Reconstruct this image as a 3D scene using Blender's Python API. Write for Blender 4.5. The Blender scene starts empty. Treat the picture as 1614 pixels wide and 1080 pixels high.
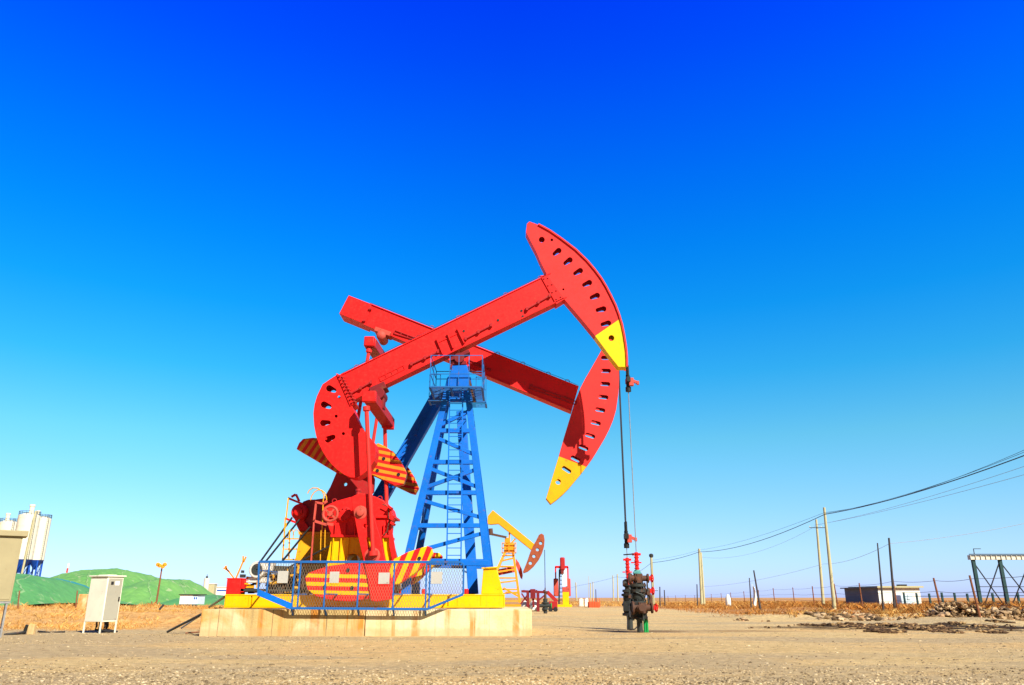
import bpy, math, random
from mathutils import Vector, Matrix, noise
random.seed(7)
R = math.radians
C = bpy.context.scene.collection
S = bpy.context.scene

# ------------------------------------------------------------------ camera geometry
F = 1220.0                       # focal length in photo pixels (photo 1614 x 1080)
TH = math.atan(402.0 / F)        # upward pitch
HC = 1.3                         # eye height
CT, ST = math.cos(TH), math.sin(TH)

def P(u, v, Y):
    """world point seen at photo pixel (u, v) on the vertical plane y = Y"""
    a, b = (u - 807.0) / F, -(v - 540.0) / F
    dx, dy, dz = a, CT - b * ST, ST + b * CT
    t = Y / dy
    return Vector((dx * t, Y, HC + dz * t))

def PX(u, Y, z=0.0):
    """x of photo column u for a point of depth Y and height z"""
    return (u - 807.0) / F * (Y * CT + (z - HC) * ST)

# ------------------------------------------------------------------ nodes and materials
class NT:
    def __init__(s, tree):
        s.t = tree; s.n = tree.nodes; s.l = tree.links
    def new(s, kind, **kw):
        n = s.n.new(kind)
        for k, v in kw.items(): setattr(n, k, v)
        return n
    def put(s, sock, val):
        if isinstance(val, bpy.types.NodeSocket): s.l.new(val, sock)
        else: sock.default_value = val
    def math(s, op, a, b=0.0, c=None, clamp=False):
        n = s.new('ShaderNodeMath', operation=op); n.use_clamp = clamp
        s.put(n.inputs[0], a); s.put(n.inputs[1], b)
        if c is not None: s.put(n.inputs[2], c)
        return n.outputs[0]
    def mix(s, f, a, b, mode='MIX'):
        n = s.new('ShaderNodeMix', data_type='RGBA', blend_type=mode)
        s.put(n.inputs[0], f); s.put(n.inputs[6], a); s.put(n.inputs[7], b)
        return n.outputs[2]
    def noise(s, vec, scale, detail=4.0, rough=.6, dist=0.0):
        n = s.new('ShaderNodeTexNoise')
        s.put(n.inputs['Vector'], vec); n.inputs['Scale'].default_value = scale
        n.inputs['Detail'].default_value = detail; n.inputs['Roughness'].default_value = rough
        n.inputs['Distortion'].default_value = dist
        return n.outputs['Fac']
    def ramp(s, fac, stops, interp='LINEAR'):
        n = s.new('ShaderNodeValToRGB'); n.color_ramp.interpolation = interp
        e = n.color_ramp.elements
        while len(e) > 1: e.remove(e[0])
        e[0].position = stops[0][0]; e[0].color = col4(stops[0][1])
        for p, c in stops[1:]:
            k = e.new(p); k.color = col4(c)
        s.put(n.inputs[0], fac)
        return n.outputs[0]
    def scale(s, vec, sc):
        n = s.new('ShaderNodeMapping'); s.put(n.inputs[0], vec); n.inputs['Scale'].default_value = sc
        return n.outputs[0]
    def dot(s, vec, d):
        n = s.new('ShaderNodeVectorMath', operation='DOT_PRODUCT'); s.put(n.inputs[0], vec)
        n.inputs[1].default_value = d
        return n.outputs['Value']
    def bump(s, h, strength=.3, dist=.02):
        n = s.new('ShaderNodeBump'); n.inputs['Strength'].default_value = strength
        n.inputs['Distance'].default_value = dist; s.put(n.inputs['Height'], h)
        return n.outputs[0]

def col4(c):
    if isinstance(c, (int, float)): return (c, c, c, 1)
    return (c[0], c[1], c[2], 1)

def begin(name):
    m = bpy.data.materials.new(name); m.use_nodes = True
    t = NT(m.node_tree); b = t.n['Principled BSDF']
    tc = t.new('ShaderNodeTexCoord').outputs['Object']
    return m, t, b, tc

def paint(name, col, rough=.5, rust=.0, dirt=.35, col2=None, stripe=None, plane=None, rustcol=(.16, .05, .02), metal=0.0, streak=0.0, fade=.12):
    """weathered paint. stripe=(dir, period, offset, duty): second colour in bands. plane=(dir, offset): second colour beyond a line"""
    m, t, b, tc = begin(name)
    base = col4(col)
    if stripe:
        d, per, off, duty = stripe[:4]
        wob = t.math('MULTIPLY', t.noise(tc, 3.0), .03)
        v = t.math('ADD', t.dot(tc, d), off)
        v = t.math('ADD', v, wob)
        fr = t.math('FRACT', t.math('DIVIDE', v, per))
        f_ = t.math('LESS_THAN', fr, duty)
        if len(stripe) > 4: f_ = t.math('MULTIPLY', f_, t.math('MULTIPLY', t.math('GREATER_THAN', v, stripe[4]), t.math('LESS_THAN', v, stripe[5])))
        base = t.mix(f_, col4(col), col4(col2))
    if plane:
        d, off = plane
        base = t.mix(t.math('GREATER_THAN', t.dot(tc, d), off), col4(col), col4(col2))
    big = t.noise(tc, .9, 3)
    f = t.ramp(big, [(.3, 1 - fade), (.7, 1 + fade * .3)])
    base = t.mix(1.0, base, f, 'MULTIPLY')
    fine = t.noise(tc, 9.0, 5)
    fm = t.math('MULTIPLY', t.ramp(fine, [(.55, 0.0), (.8, 1.0)]), dirt)
    base = t.mix(fm, base, t.mix(.75, base, (.10, .06, .04, 1)))
    if streak > 0:
        sv = t.noise(t.scale(tc, (5, 5, .35)), 1.6, 5)
        sm = t.math('MULTIPLY', t.ramp(sv, [(.52, 0.0), (.75, 1.0)]), streak)
        base = t.mix(sm, base, col4(rustcol))
    if rust > 0:
        rn = t.noise(tc, 3.2, 9, .7)
        rm = t.math('MULTIPLY', t.ramp(rn, [(.60 - .12 * rust, 0.0), (.70 - .05 * rust, 1.0)]), min(1, .55 + rust))
        base = t.mix(rm, base, col4(rustcol))
    t.l.new(base, b.inputs['Base Color'])
    t.put(b.inputs['Roughness'], t.ramp(fine, [(.3, rough - .1), (.8, min(1, rough + .25))]))
    b.inputs['Metallic'].default_value = metal
    b.inputs['Specular IOR Level'].default_value = .2
    t.l.new(t.bump(fine, .12, .01), b.inputs['Normal'])
    return m

RED = (.68, .011, .010); YEL = (.80, .45, .0); ORA = (.75, .27, .012)
BLU = (.0, .135, .60)
M = {}
M['red'] = paint('red_paint', RED, .5, rust=.09, dirt=.42, streak=.12, fade=.16, rustcol=(.20, .03, .015))
M['red_pale'] = paint('faded_red_paint', (.70, .028, .022), .55, rust=.03, dirt=.35, streak=.05, fade=.2)
M['red_dark'] = paint('oily_shaded_red_paint', (.36, .016, .018), .45, rust=.25, dirt=.6)  # oily red; also paints shade on the rear gearbox and crank
M['maroon'] = paint('maroon_and_shade_paint', (.17, .010, .016), .6, rust=.3, dirt=.6)  # maroon; also stands for shade on the trestle and front tail bearing
M['red_old'] = paint('old_red_paint', (.50, .07, .05), .6, rust=.5, dirt=.6)
M['yellow'] = paint('yellow_paint', YEL, .45, rust=.08, dirt=.35, streak=.12)
M['yellow_rust'] = paint('rusted_yellow_paint', (.75, .36, .01), .55, rust=.3, dirt=.5, streak=.3)
M['orange'] = paint('orange_paint', ORA, .5, rust=.2, dirt=.4)
M['blue'] = paint('blue_paint', BLU, .5, rust=.04, dirt=.22, fade=.22)
M['blue_fence'] = paint('worn_blue_paint', (.012, .11, .36), .5, rust=.2, dirt=.5)
M['steel'] = paint('dull_steel', (.30, .30, .30), .45, rust=.15, metal=.6)
M['mesh'] = paint('rusty_mesh_wire', (.20, .15, .10), .6, rust=.4, metal=.2)
M['plate'] = paint('aluminium_plate', (.50, .49, .45), .4, rust=.02, dirt=.25, metal=.25)
M['iron'] = paint('greasy_iron', (.022, .024, .024), .5, rust=.25, dirt=.7, metal=.3)
M['iron_grey'] = paint('grey_green_iron', (.04, .048, .046), .5, rust=.3, dirt=.7, metal=.2)
M['iron_brown'] = paint('brown_rusty_iron', (.085, .042, .028), .65, rust=.5, dirt=.6)
M['green_pipe'] = paint('green_pipe_paint', (.01, .30, .07), .5, rust=.1)
M['teal_cap'] = paint('teal_bonnet_paint', (.08, .28, .27), .5, rust=.2)
M['black'] = paint('black_rubber', (.018, .018, .02), .6, dirt=.3)
M['cable'] = paint('dark_cable', (.04, .045, .06), .6, dirt=.2)
M['wire_grey'] = paint('grey_wire', (.35, .37, .42), .5, dirt=.1)
M['white'] = paint('white_paint', (.68, .65, .52), .45, rust=.05, dirt=.3, streak=.1, rustcol=(.3, .2, .1))
M['white_clean'] = paint('white_coat', (.80, .79, .72), .45, dirt=.12)
M['motor'] = paint('pale_motor_paint', (.55, .53, .48), .5, rust=.15, dirt=.6)
M['beige'] = paint('beige_cabinet_paint', (.33, .285, .16), .5, rust=.02, dirt=.15, streak=.05)
M['cream'] = paint('cream_cabinet_paint', (.72, .70, .58), .45, rust=.02, dirt=.12, streak=.06, rustcol=(.3, .2, .1))
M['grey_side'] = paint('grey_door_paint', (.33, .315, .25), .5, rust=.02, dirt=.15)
M['silo'] = paint('cream_silo_paint', (.74, .70, .54), .5, rust=.03, dirt=.2, streak=.2, rustcol=(.35, .3, .2), fade=.1)
M['silo_blue'] = paint('silo_blue_paint', (.006, .07, .40), .5, dirt=.3)
M['pole'] = paint('pole_concrete', (.46, .43, .25), .85, dirt=.4, streak=.25, rustcol=(.2, .18, .12))
M['dark_post'] = paint('dark_timber', (.06, .055, .055), .8, dirt=.4)
M['rust_post'] = paint('rust_post', (.22, .085, .04), .8, rust=.5, dirt=.5)
M['blue_cabin'] = paint('pale_blue_cabin', (.55, .70, .78), .5, dirt=.2)
M['shaded_side'] = paint('shaded_wall_paint', (.17, .18, .20), .8, dirt=.3)  # dark grey that paints shade on the far building's side
M['orange_box'] = paint('orange_red_sheet', (.72, .09, .03), .5, dirt=.3)
M['rust_head'] = paint('rust_red_head', (.30, .07, .03), .7, rust=.8, dirt=.6)
M['amber'] = paint('amber_paint', (.74, .31, .008), .5, rust=.1, dirt=.4)
M['teal_post'] = paint('teal_post', (.022, .06, .062), .6, dirt=.4)
M['lamp'] = paint('orange_lamp', (.75, .32, .03), .4, dirt=.1)

def concrete(name, c0, c1, c2, rusty, grime):
    m, t, b, tc = begin(name)
    n1 = t.noise(tc, .8, 6, .65, .5); n2 = t.noise(tc, 16, 5)
    base = t.ramp(n1, [(.3, c0), (.5, c1), (.72, c2)])
    base = t.mix(.22, base, t.ramp(n2, [(.3, tuple(x * .55 for x in c1)), (.7, tuple(min(1, x * 1.15) for x in c2))]))
    patch = t.ramp(t.noise(t.scale(tc, (1, 1, .25)), .42, 3), [(.44, 0.0), (.60, 1.0)])
    sv = t.noise(t.scale(tc, (1.1, 1.1, .05)), 2.3, 4, .6, .25)
    fadeup = t.ramp(t.noise(t.scale(tc, (2.5, 2.5, .9)), 1.0, 3), [(.3, .25), (.6, 1.0)])
    sm = t.math('MULTIPLY', t.ramp(sv, [(.545 - .05 * (rusty > .9), 0.0), (.60 - .035 * (rusty > .9), 1.0)]), fadeup)
    base = t.mix(t.math('MULTIPLY', sm, rusty), base, (.50, .19, .025, 1))
    base = t.mix(t.math('MULTIPLY', patch, rusty * .55), base, (.62, .30, .07, 1))
    wm = t.ramp(t.noise(tc, .55, 4, .6, .8), [(.52, 0.0), (.66, .55)])
    base = t.mix(wm, base, (.76, .66, .44, 1))
    sv2 = t.noise(t.scale(tc, (4, 4, .16)), 2.0, 5, .65, .3)
    base = t.mix(t.math('MULTIPLY', t.math('MULTIPLY', t.ramp(sv2, [(.55, 0.0), (.68, 1.0)]), fadeup), grime), base, (.26, .18, .09, 1))
    sz_ = t.new('ShaderNodeSeparateXYZ'); t.l.new(tc, sz_.inputs[0])
    jx = t.math('FRACT', t.math('DIVIDE', t.math('ADD', t.math('ADD', sz_.outputs[0], 40.0), t.math('MULTIPLY', t.noise(tc, 3.0, 2), .03)), 1.93))
    base = t.mix(t.math('MULTIPLY', t.math('LESS_THAN', jx, .013), grime), base, (.12, .08, .04, 1))
    foot = t.math('ADD', sz_.outputs[2], t.math('MULTIPLY', t.noise(tc, 2.5, 4), -.35))
    base = t.mix(t.math('MULTIPLY', t.ramp(foot, [(.0, 1.0), (.12, 0.0)]), .45), base, (.42, .28, .13, 1))
    t.l.new(base, b.inputs['Base Color']); b.inputs['Roughness'].default_value = .9
    b.inputs['Specular IOR Level'].default_value = .15
    t.l.new(t.bump(t.math('ADD', n2, n1), .4, .025), b.inputs['Normal'])
    return m
M['concrete'] = concrete('stained_concrete', (.43, .29, .105), (.52, .375, .16), (.58, .44, .22), .95, .8)
M['concrete_pale'] = concrete('pale_concrete', (.60, .50, .27), (.66, .57, .34), (.70, .62, .40), .85, .3)

def ground_mat():
    m, t, b, _ = begin('bare_dirt')
    pos = t.new('ShaderNodeNewGeometry').outputs['Position']
    n_big = t.noise(pos, .09, 5, .6, .6)
    n_mid = t.noise(pos, .45, 6, .65, .4)
    n_fin = t.noise(pos, 4.0, 6, .7)
    n_grit = t.noise(pos, 22.0, 4, .75)
    sand = t.ramp(n_mid, [(.25, (.53, .36, .135)), (.5, (.67, .48, .20)), (.75, (.76, .575, .265))])
    warm = t.mix(t.ramp(n_big, [(.42, 0.0), (.62, 1.0)]), sand, (.72, .44, .155, 1))
    # grey gravel spread in long drifts along the yard
    sx = t.new('ShaderNodeSeparateXYZ'); t.l.new(pos, sx.inputs[0])
    drift = t.noise(t.scale(pos, (.10, .42, 1)), 1.0, 6, .62, .5)
    left = t.math('MULTIPLY', t.ramp(t.math('DIVIDE', t.math('ADD', sx.outputs[0], 40.0), 80.0), [(.20, .26), (.45, .0), (.8, .05)]), 1.0)
    near = t.ramp(t.math('DIVIDE', sx.outputs[1], 40.0), [(.30, .16), (.44, .0)])
    def blob(cx, cy, rx, ry):
        a = t.math('DIVIDE', t.math('SUBTRACT', sx.outputs[0], cx), rx)
        d = t.math('DIVIDE', t.math('SUBTRACT', sx.outputs[1], cy), ry)
        q = t.math('ADD', t.math('MULTIPLY', a, a), t.math('MULTIPLY', d, d))
        return t.math('SUBTRACT', 1.0, q, clamp=True)
    belts = None
    for bl in ((-14, 27.6, 13, 2.0), (-17, 21, 10, 3.2), (-5.5, 19.3, 3.0, 1.0), (0.5, 27.4, 7, .9), (2.5, 17.5, 4, 1.6), (14, 26.5, 9, 1.6), (18, 17, 9, 3.5), (16, 44, 14, 2.2)):
        k = blob(*bl); belts = k if belts is None else t.math('MAXIMUM', belts, k)
    clear = blob(-2, 23.6, 12, 2.2)
    drift = t.math('ADD', drift, t.math('SUBTRACT', t.math('MULTIPLY', belts, .30), t.math('MULTIPLY', clear, .22)))
    gm = t.ramp(t.math('ADD', t.math('ADD', drift, left), near), [(.50, 0.0), (.64, 1.0)])
    grey = t.ramp(n_grit, [(.3, (.16, .12, .065)), (.5, (.40, .31, .18)), (.7, (.62, .50, .31))])
    c = t.mix(t.math('MULTIPLY', gm, .9), warm, grey)
    n_mot = t.noise(t.scale(pos, (.5, 1.3, 1)), 1.5, 6, .7, .3)
    c = t.mix(t.ramp(n_mot, [(.50, 0.0), (.68, .38)]), c, (.32, .21, .09, 1))
    for off_ in (0.0, 1.9, 5.4, 7.2):
        yy_ = t.math('ADD', t.math('MULTIPLY', sx.outputs[0], .055 if off_ < 3 else -.04), t.math('MULTIPLY', t.math('SINE', t.math('MULTIPLY', sx.outputs[0], .13)), .9))
        dd_ = t.math('ABSOLUTE', t.math('SUBTRACT', t.math('SUBTRACT', sx.outputs[1], 21.5 + off_), yy_))
        tk = t.math('MULTIPLY', t.math('SUBTRACT', 1.0, t.math('DIVIDE', dd_, .26), clamp=True), t.ramp(n_mid, [(.40, 0.0), (.62, .75)]))
        c = t.mix(tk, c, (.33, .22, .105, 1))
    c = t.mix(.46, c, t.ramp(n_fin, [(.34, (.30, .20, .085)), (.66, (.88, .67, .34))]), 'MIX')
    c = t.mix(t.math('MULTIPLY', t.ramp(n_grit, [(.55, 0.0), (.66, 1.0)]), .75), c, (.15, .11, .06, 1))
    c = t.mix(t.math('MULTIPLY', t.ramp(n_grit, [(.27, 1.0), (.36, 0.0)]), .45), c, (.62, .50, .30, 1))
    # dark dug-over soil on the right, dark ground round the wells
    def blob(cx, cy, rx, ry):
        a = t.math('DIVIDE', t.math('SUBTRACT', sx.outputs[0], cx), rx)
        d = t.math('DIVIDE', t.math('SUBTRACT', sx.outputs[1], cy), ry)
        q = t.math('ADD', t.math('MULTIPLY', a, a), t.math('MULTIPLY', d, d))
        return t.math('SUBTRACT', 1.0, q, clamp=True)
    str_n = t.noise(t.scale(pos, (.35, 2.2, 1)), 1.0, 6, .65, .8)
    q = t.math('MULTIPLY', blob(18.5, 36.6, 8.5, 3.6), t.ramp(str_n, [(.43, 0.0), (.54, 1.0)]))
    c = t.mix(t.math('MULTIPLY', q, 1.6, clamp=True), c, (.055, .033, .018, 1))
    q2 = t.math('MULTIPLY', blob(8.2, 33.0, 4.0, 1.4), t.ramp(n_mid, [(.35, .2), (.6, .8)]))
    c = t.mix(t.math('MULTIPLY', q2, 1.2, clamp=True), c, (.30, .17, .06, 1))
    q3 = t.math('MULTIPLY', blob(5.0, 33.2, 2.2, 2.0), .75)  # dark soil that also paints a deeper wellhead shadow
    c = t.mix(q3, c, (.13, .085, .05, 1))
    # dry field beyond the yard
    fld = t.ramp(t.math('DIVIDE', sx.outputs[1], 200.0), [(.50, 0.0), (.66, 1.0)])
    lbx = t.math('SUBTRACT', t.math('MULTIPLY', sx.outputs[0], -1.0), t.math('ADD', 10.6, t.math('MULTIPLY', n_mid, 2.0)), clamp=True)
    lby = t.math('SUBTRACT', sx.outputs[1], t.math('ADD', 32.8, t.math('MULTIPLY', n_mid, 2.5)), clamp=True)
    lbm = t.math('MULTIPLY', lbx, lby, clamp=True)
    fc = t.ramp(n_mid, [(.3, (.38, .18, .06)), (.6, (.48, .27, .11)), (.8, (.54, .38, .19))])
    c = t.mix(t.math('MULTIPLY', lbm, .85), c, t.ramp(n_fin, [(.25, (.30, .13, .045)), (.5, (.62, .33, .10)), (.75, (.74, .50, .20))]))
    rx_ = t.math('SUBTRACT', sx.outputs[0], t.math('ADD', 13.0, t.math('MULTIPLY', n_mid, 9.0)), clamp=True)
    ry_ = t.math('SUBTRACT', sx.outputs[1], t.math('ADD', 50.0, t.math('MULTIPLY', n_mid, 6.0)), clamp=True)
    rbm = t.math('MULTIPLY', rx_, ry_, clamp=True)
    c = t.mix(t.math('MULTIPLY', rbm, .85), c, t.ramp(n_fin, [(.25, (.28, .11, .03)), (.5, (.44, .19, .055)), (.75, (.56, .33, .13))]))
    edge = t.math('MULTIPLY', fld, t.ramp(t.math('ADD', n_big, t.math('MULTIPLY', fld, .4)), [(.45, 0.0), (.6, 1.0)]))
    c = t.mix(edge, c, fc)
    t.l.new(c, b.inputs['Base Color'])
    b.inputs['Roughness'].default_value = .95; b.inputs['Specular IOR Level'].default_value = .1
    h = t.math('ADD', t.math('MULTIPLY', n_fin, 1.2), t.math('MULTIPLY', n_grit, .55))
    h = t.math('ADD', h, t.math('MULTIPLY', q, 3.0))
    t.l.new(t.bump(h, 1.0, .09), b.inputs['Normal'])
    return m
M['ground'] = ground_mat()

def island_mat(name, stops, rough=.9):
    m, t, b, _ = begin(name)
    g = t.new('ShaderNodeNewGeometry')
    c = t.ramp(g.outputs['Random Per Island'], stops)
    c = t.mix(.7, c, t.mix(1.0, c, t.ramp(t.noise(g.outputs['Position'], .35, 5), [(.35, .5), (.65, 1.2)]), 'MULTIPLY'))
    t.l.new(c, b.inputs['Base Color']); b.inputs['Roughness'].default_value = rough
    b.inputs['Specular IOR Level'].default_value = .15
    return m
M['grass'] = island_mat('dry_grass', [(0, (.36, .165, .035)), (.3, (.55, .265, .06)), (.6, (.64, .36, .10)), (.9, (.74, .53, .21)), (1, (.30, .15, .035))])
M['reed'] = island_mat('dry_reed', [(0, (.28, .10, .02)), (.4, (.44, .17, .035)), (.8, (.56, .28, .07)), (1, (.66, .44, .16))])
M['gravel'] = island_mat('gravel', [(0, (.14, .10, .055)), (.3, (.27, .20, .11)), (.6, (.42, .32, .18)), (.9, (.52, .41, .24)), (1, (.58, .48, .31))])
M['rubble'] = island_mat('rubble', [(0, (.05, .035, .02)), (.35, (.17, .105, .05)), (.65, (.34, .22, .11)), (.88, (.48, .35, .21)), (1, (.40, .17, .06))])
M['clod'] = island_mat('wet_clod', [(0, (.035, .02, .012)), (.5, (.085, .048, .024)), (.75, (.18, .105, .05)), (1, (.42, .27, .12))])

def net_mat(name, c1, c2, tears):
    m, t, b, tc = begin(name)
    n = t.noise(tc, .12, 5); f = t.noise(t.scale(tc, (1, 1, .6)), .9, 5)
    base = t.ramp(n, [(.3, c1), (.7, c2)])
    base = t.mix(.3, base, t.ramp(f, [(.3, tuple(x * .7 for x in c1)), (.7, tuple(min(1, x * 1.4) for x in c2))]))
    g = t.noise(t.scale(tc, (.35, .35, .8)), 1.0, 6, .6, 1.2)
    base = t.mix(t.math('MULTIPLY', t.ramp(g, [(.60, 0.0), (.66, 1.0)]), tears), base, (.50, .46, .30, 1))
    wv = t.math('ADD', t.dot(tc, (1, .35, .6)), t.math('MULTIPLY', t.noise(tc, .25, 3), 3.0))
    fr = t.math('FRACT', t.math('DIVIDE', t.math('ADD', wv, 500.0), 6.5))
    base = t.mix(t.math('MULTIPLY', t.math('LESS_THAN', fr, .03), .6), base, t.mix(.5, base, (.40, .46, .26, 1)))
    base = t.mix(t.math('MULTIPLY', t.math('GREATER_THAN', fr, .97), .5), base, t.mix(.6, base, (.02, .06, .02, 1)))
    t.l.new(base, b.inputs['Base Color']); b.inputs['Roughness'].default_value = .8
    t.l.new(t.bump(f, .6, .4), b.inputs['Normal'])
    return m
M['net_green'] = net_mat('green_netting', (.05, .22, .06), (.085, .27, .075), .3)
M['net_lime'] = net_mat('pale_green_netting', (.075, .25, .05), (.14, .32, .07), .4)
M['net_teal'] = net_mat('teal_netting', (.01, .19, .22), (.015, .23, .26), .1)

# ------------------------------------------------------------------ mesh builder
class MB:
    def __init__(s): s.v = []; s.f = []; s.p = []
    def add(s, verts, faces):
        s.p.append((len(s.v), len(s.f))); o = len(s.v); s.v += [Vector(v) for v in verts]; s.f += [tuple(i + o for i in f) for f in faces]
        return s
    def box(s, c, size, rot=None):
        x, y, z = size[0] / 2, size[1] / 2, size[2] / 2
        vs = [Vector((a, b, d)) for a in (-x, x) for b in (-y, y) for d in (-z, z)]
        if rot is not None: vs = [rot @ v for v in vs]
        c = Vector(c)
        return s.add([v + c for v in vs], [(0, 1, 3, 2), (4, 6, 7, 5), (0, 4, 5, 1), (2, 3, 7, 6), (0, 2, 6, 4), (1, 5, 7, 3)])
    def span(s, a, b):
        a, b = Vector(a), Vector(b)
        return s.box((a + b) / 2, [abs(q) for q in (b - a)])
    def frame(s, d, up=None):
        d = d.normalized(); up = Vector(up) if up is not None else Vector((0, 1, 0))
        if abs(d.dot(up.normalized())) > .98: up = Vector((1, 0, 0))
        a = d.cross(up).normalized(); b = a.cross(d).normalized()
        return a, b
    def bar(s, p, q, w, h, up=None, w2=None, h2=None):
        """box from p to q; h is its size along up, w across"""
        p, q = Vector(p), Vector(q); a, b = s.frame(q - p, up)
        w2 = w if w2 is None else w2; h2 = h if h2 is None else h2
        vs = []
        for pt, ww, hh in ((p, w, h), (q, w2, h2)):
            for i, j in ((-1, -1), (1, -1), (1, 1), (-1, 1)): vs.append(pt + a * i * ww / 2 + b * j * hh / 2)
        return s.add(vs, [(3, 2, 1, 0), (4, 5, 6, 7), (0, 1, 5, 4), (1, 2, 6, 5), (2, 3, 7, 6), (3, 0, 4, 7)])
    def tube(s, p, q, r, r2=None, n=10, caps=True):
        p, q = Vector(p), Vector(q); r2 = r if r2 is None else r2
        a, b = s.frame(q - p)
        vs = []
        for pt, rr in ((p, r), (q, r2)):
            for k in range(n):
                t = 2 * math.pi * k / n; vs.append(pt + a * math.cos(t) * rr + b * math.sin(t) * rr)
        fs = [(k, (k + 1) % n, n + (k + 1) % n, n + k) for k in range(n)]
        if caps: fs += [tuple(range(n - 1, -1, -1)), tuple(range(n, 2 * n))]
        return s.add(vs, fs)
    def path(s, pts, r, n=6):
        pts = [Vector(p) for p in pts]; vs = []; a0 = None
        for i, p in enumerate(pts):
            d = (pts[min(i + 1, len(pts) - 1)] - pts[max(i - 1, 0)]).normalized()
            if a0 is None: a0, _ = s.frame(d)
            a = (a0 - d * a0.dot(d)).normalized(); b = d.cross(a); a0 = a
            for k in range(n):
                t = 2 * math.pi * k / n; vs.append(p + a * math.cos(t) * r + b * math.sin(t) * r)
        fs = []
        for i in range(len(pts) - 1):
            for k in range(n): fs.append((i * n + k, i * n + (k + 1) % n, (i + 1) * n + (k + 1) % n, (i + 1) * n + k))
        fs += [tuple(range(n - 1, -1, -1)), tuple(range((len(pts) - 1) * n, len(pts) * n))]
        return s.add(vs, fs)
    def lathe(s, base, axis, prof, n=20):
        """prof: (distance along the axis, radius)"""
        base = Vector(base); axis = Vector(axis).normalized(); a, b = s.frame(axis); vs = []
        for h, r in prof:
            for k in range(n):
                t = 2 * math.pi * k / n; vs.append(base + axis * h + (a * math.cos(t) + b * math.sin(t)) * max(r, 1e-4))
        fs = []
        for i in range(len(prof) - 1):
            for k in range(n): fs.append((i * n + k, i * n + (k + 1) % n, (i + 1) * n + (k + 1) % n, (i + 1) * n + k))
        fs += [tuple(range(n - 1, -1, -1)), tuple(range((len(prof) - 1) * n, len(prof) * n))]
        return s.add(vs, fs)
    def torus(s, c, axis, Rr, r, n=20, k=6, a0=0.0, a1=2 * math.pi):
        c = Vector(c); a, b = s.frame(Vector(axis))
        closed = abs(a1 - a0 - 2 * math.pi) < 1e-4
        if closed:
            pts = [c + (a * math.cos(2 * math.pi * i / n) + b * math.sin(2 * math.pi * i / n)) * Rr for i in range(n)]
            ax = Vector(axis).normalized(); vs = []
            for i, p in enumerate(pts):
                d = (p - c).normalized()
                for j in range(k):
                    t = 2 * math.pi * j / k; vs.append(p + d * math.cos(t) * r + ax * math.sin(t) * r)
            fs = [(i * k + j, i * k + (j + 1) % k, ((i + 1) % n) * k + (j + 1) % k, ((i + 1) % n) * k + j) for i in range(n) for j in range(k)]
            return s.add(vs, fs)
        return s.path([c + (a * math.cos(a0 + (a1 - a0) * i / n) + b * math.sin(a0 + (a1 - a0) * i / n)) * Rr for i in range(n + 1)], r, k)
    def poly(s, pts, y0, y1):
        """outline in the x-z plane extruded from y0 to y1"""
        n = len(pts)
        vs = [(p[0], y0, p[-1]) for p in pts] + [(p[0], y1, p[-1]) for p in pts]
        fs = [tuple(range(n)), tuple(range(2 * n - 1, n - 1, -1))] + [(k, n + k, n + (k + 1) % n, (k + 1) % n) for k in range(n)]
        return s.add(vs, fs)
    def rock(s, c, r, sq=(1, 1, 1), jag=.35):
        c = Vector(c); ph = (1 + 5 ** .5) / 2
        vs = [(-1, ph, 0), (1, ph, 0), (-1, -ph, 0), (1, -ph, 0), (0, -1, ph), (0, 1, ph), (0, -1, -ph), (0, 1, -ph), (ph, 0, -1), (ph, 0, 1), (-ph, 0, -1), (-ph, 0, 1)]
        rot = Matrix.Rotation(random.uniform(0, 6.3), 3, Vector((random.random() - .5, random.random() - .5, random.random() - .5)).normalized())
        out = []
        for v in vs:
            w = rot @ Vector(v).normalized() * r * random.uniform(1 - jag, 1 + jag)
            out.append(c + Vector((w.x * sq[0], w.y * sq[1], w.z * sq[2])))
        return s.add(out, [(0, 11, 5), (0, 5, 1), (0, 1, 7), (0, 7, 10), (0, 10, 11), (1, 5, 9), (5, 11, 4), (11, 10, 2), (10, 7, 6), (7, 1, 8), (3, 9, 4), (3, 4, 2), (3, 2, 6), (3, 6, 8), (3, 8, 9), (4, 9, 5), (2, 4, 11), (6, 2, 10), (8, 6, 7), (9, 8, 1)])
    def clusters(s):
        """groups of primitives that touch each other (by their boxes)"""
        n = len(s.p); bb = []
        for i in range(n):
            v0 = s.p[i][0]; v1 = s.p[i + 1][0] if i + 1 < n else len(s.v); vs = s.v[v0:v1]
            bb.append([min(v[k] for v in vs) - .012 for k in range(3)] + [max(v[k] for v in vs) + .012 for k in range(3)])
        g = list(range(n))
        def root(i):
            while g[i] != i: i = g[i]
            return i
        for i in range(n):
            for j in range(i):
                a, b = bb[i], bb[j]
                if all(a[k] <= b[k + 3] and b[k] <= a[k + 3] for k in range(3)): g[root(i)] = root(j)
        out = {}
        for i in range(n): out.setdefault(root(i), []).append(i)
        return list(out.values())
    def build(s, name, mat, parent=None, bevel=0.0, smooth=True, label=None):
        if parent is not None and 1 < len(s.p) <= 120:
            cl = s.clusters()
            if 1 < len(cl) <= 40:
                best = None
                for c in sorted(cl, key=lambda c: -sum((s.p[i + 1][0] if i + 1 < len(s.p) else len(s.v)) - s.p[i][0] for i in c)):
                    m = MB()
                    for i in c:
                        v0, f0 = s.p[i]; v1, f1 = s.p[i + 1] if i + 1 < len(s.p) else (len(s.v), len(s.f))
                        m.add(s.v[v0:v1], [tuple(k - v0 for k in f) for f in s.f[f0:f1]])
                    m.p = []
                    ob = m.build(name, mat, parent, bevel, smooth, label); best = best or ob
                return best
        org = Vector((0, 0, 0)); p = parent
        while p is not None: org = org + p.location; p = p.parent
        me = bpy.data.meshes.new(name)
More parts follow.
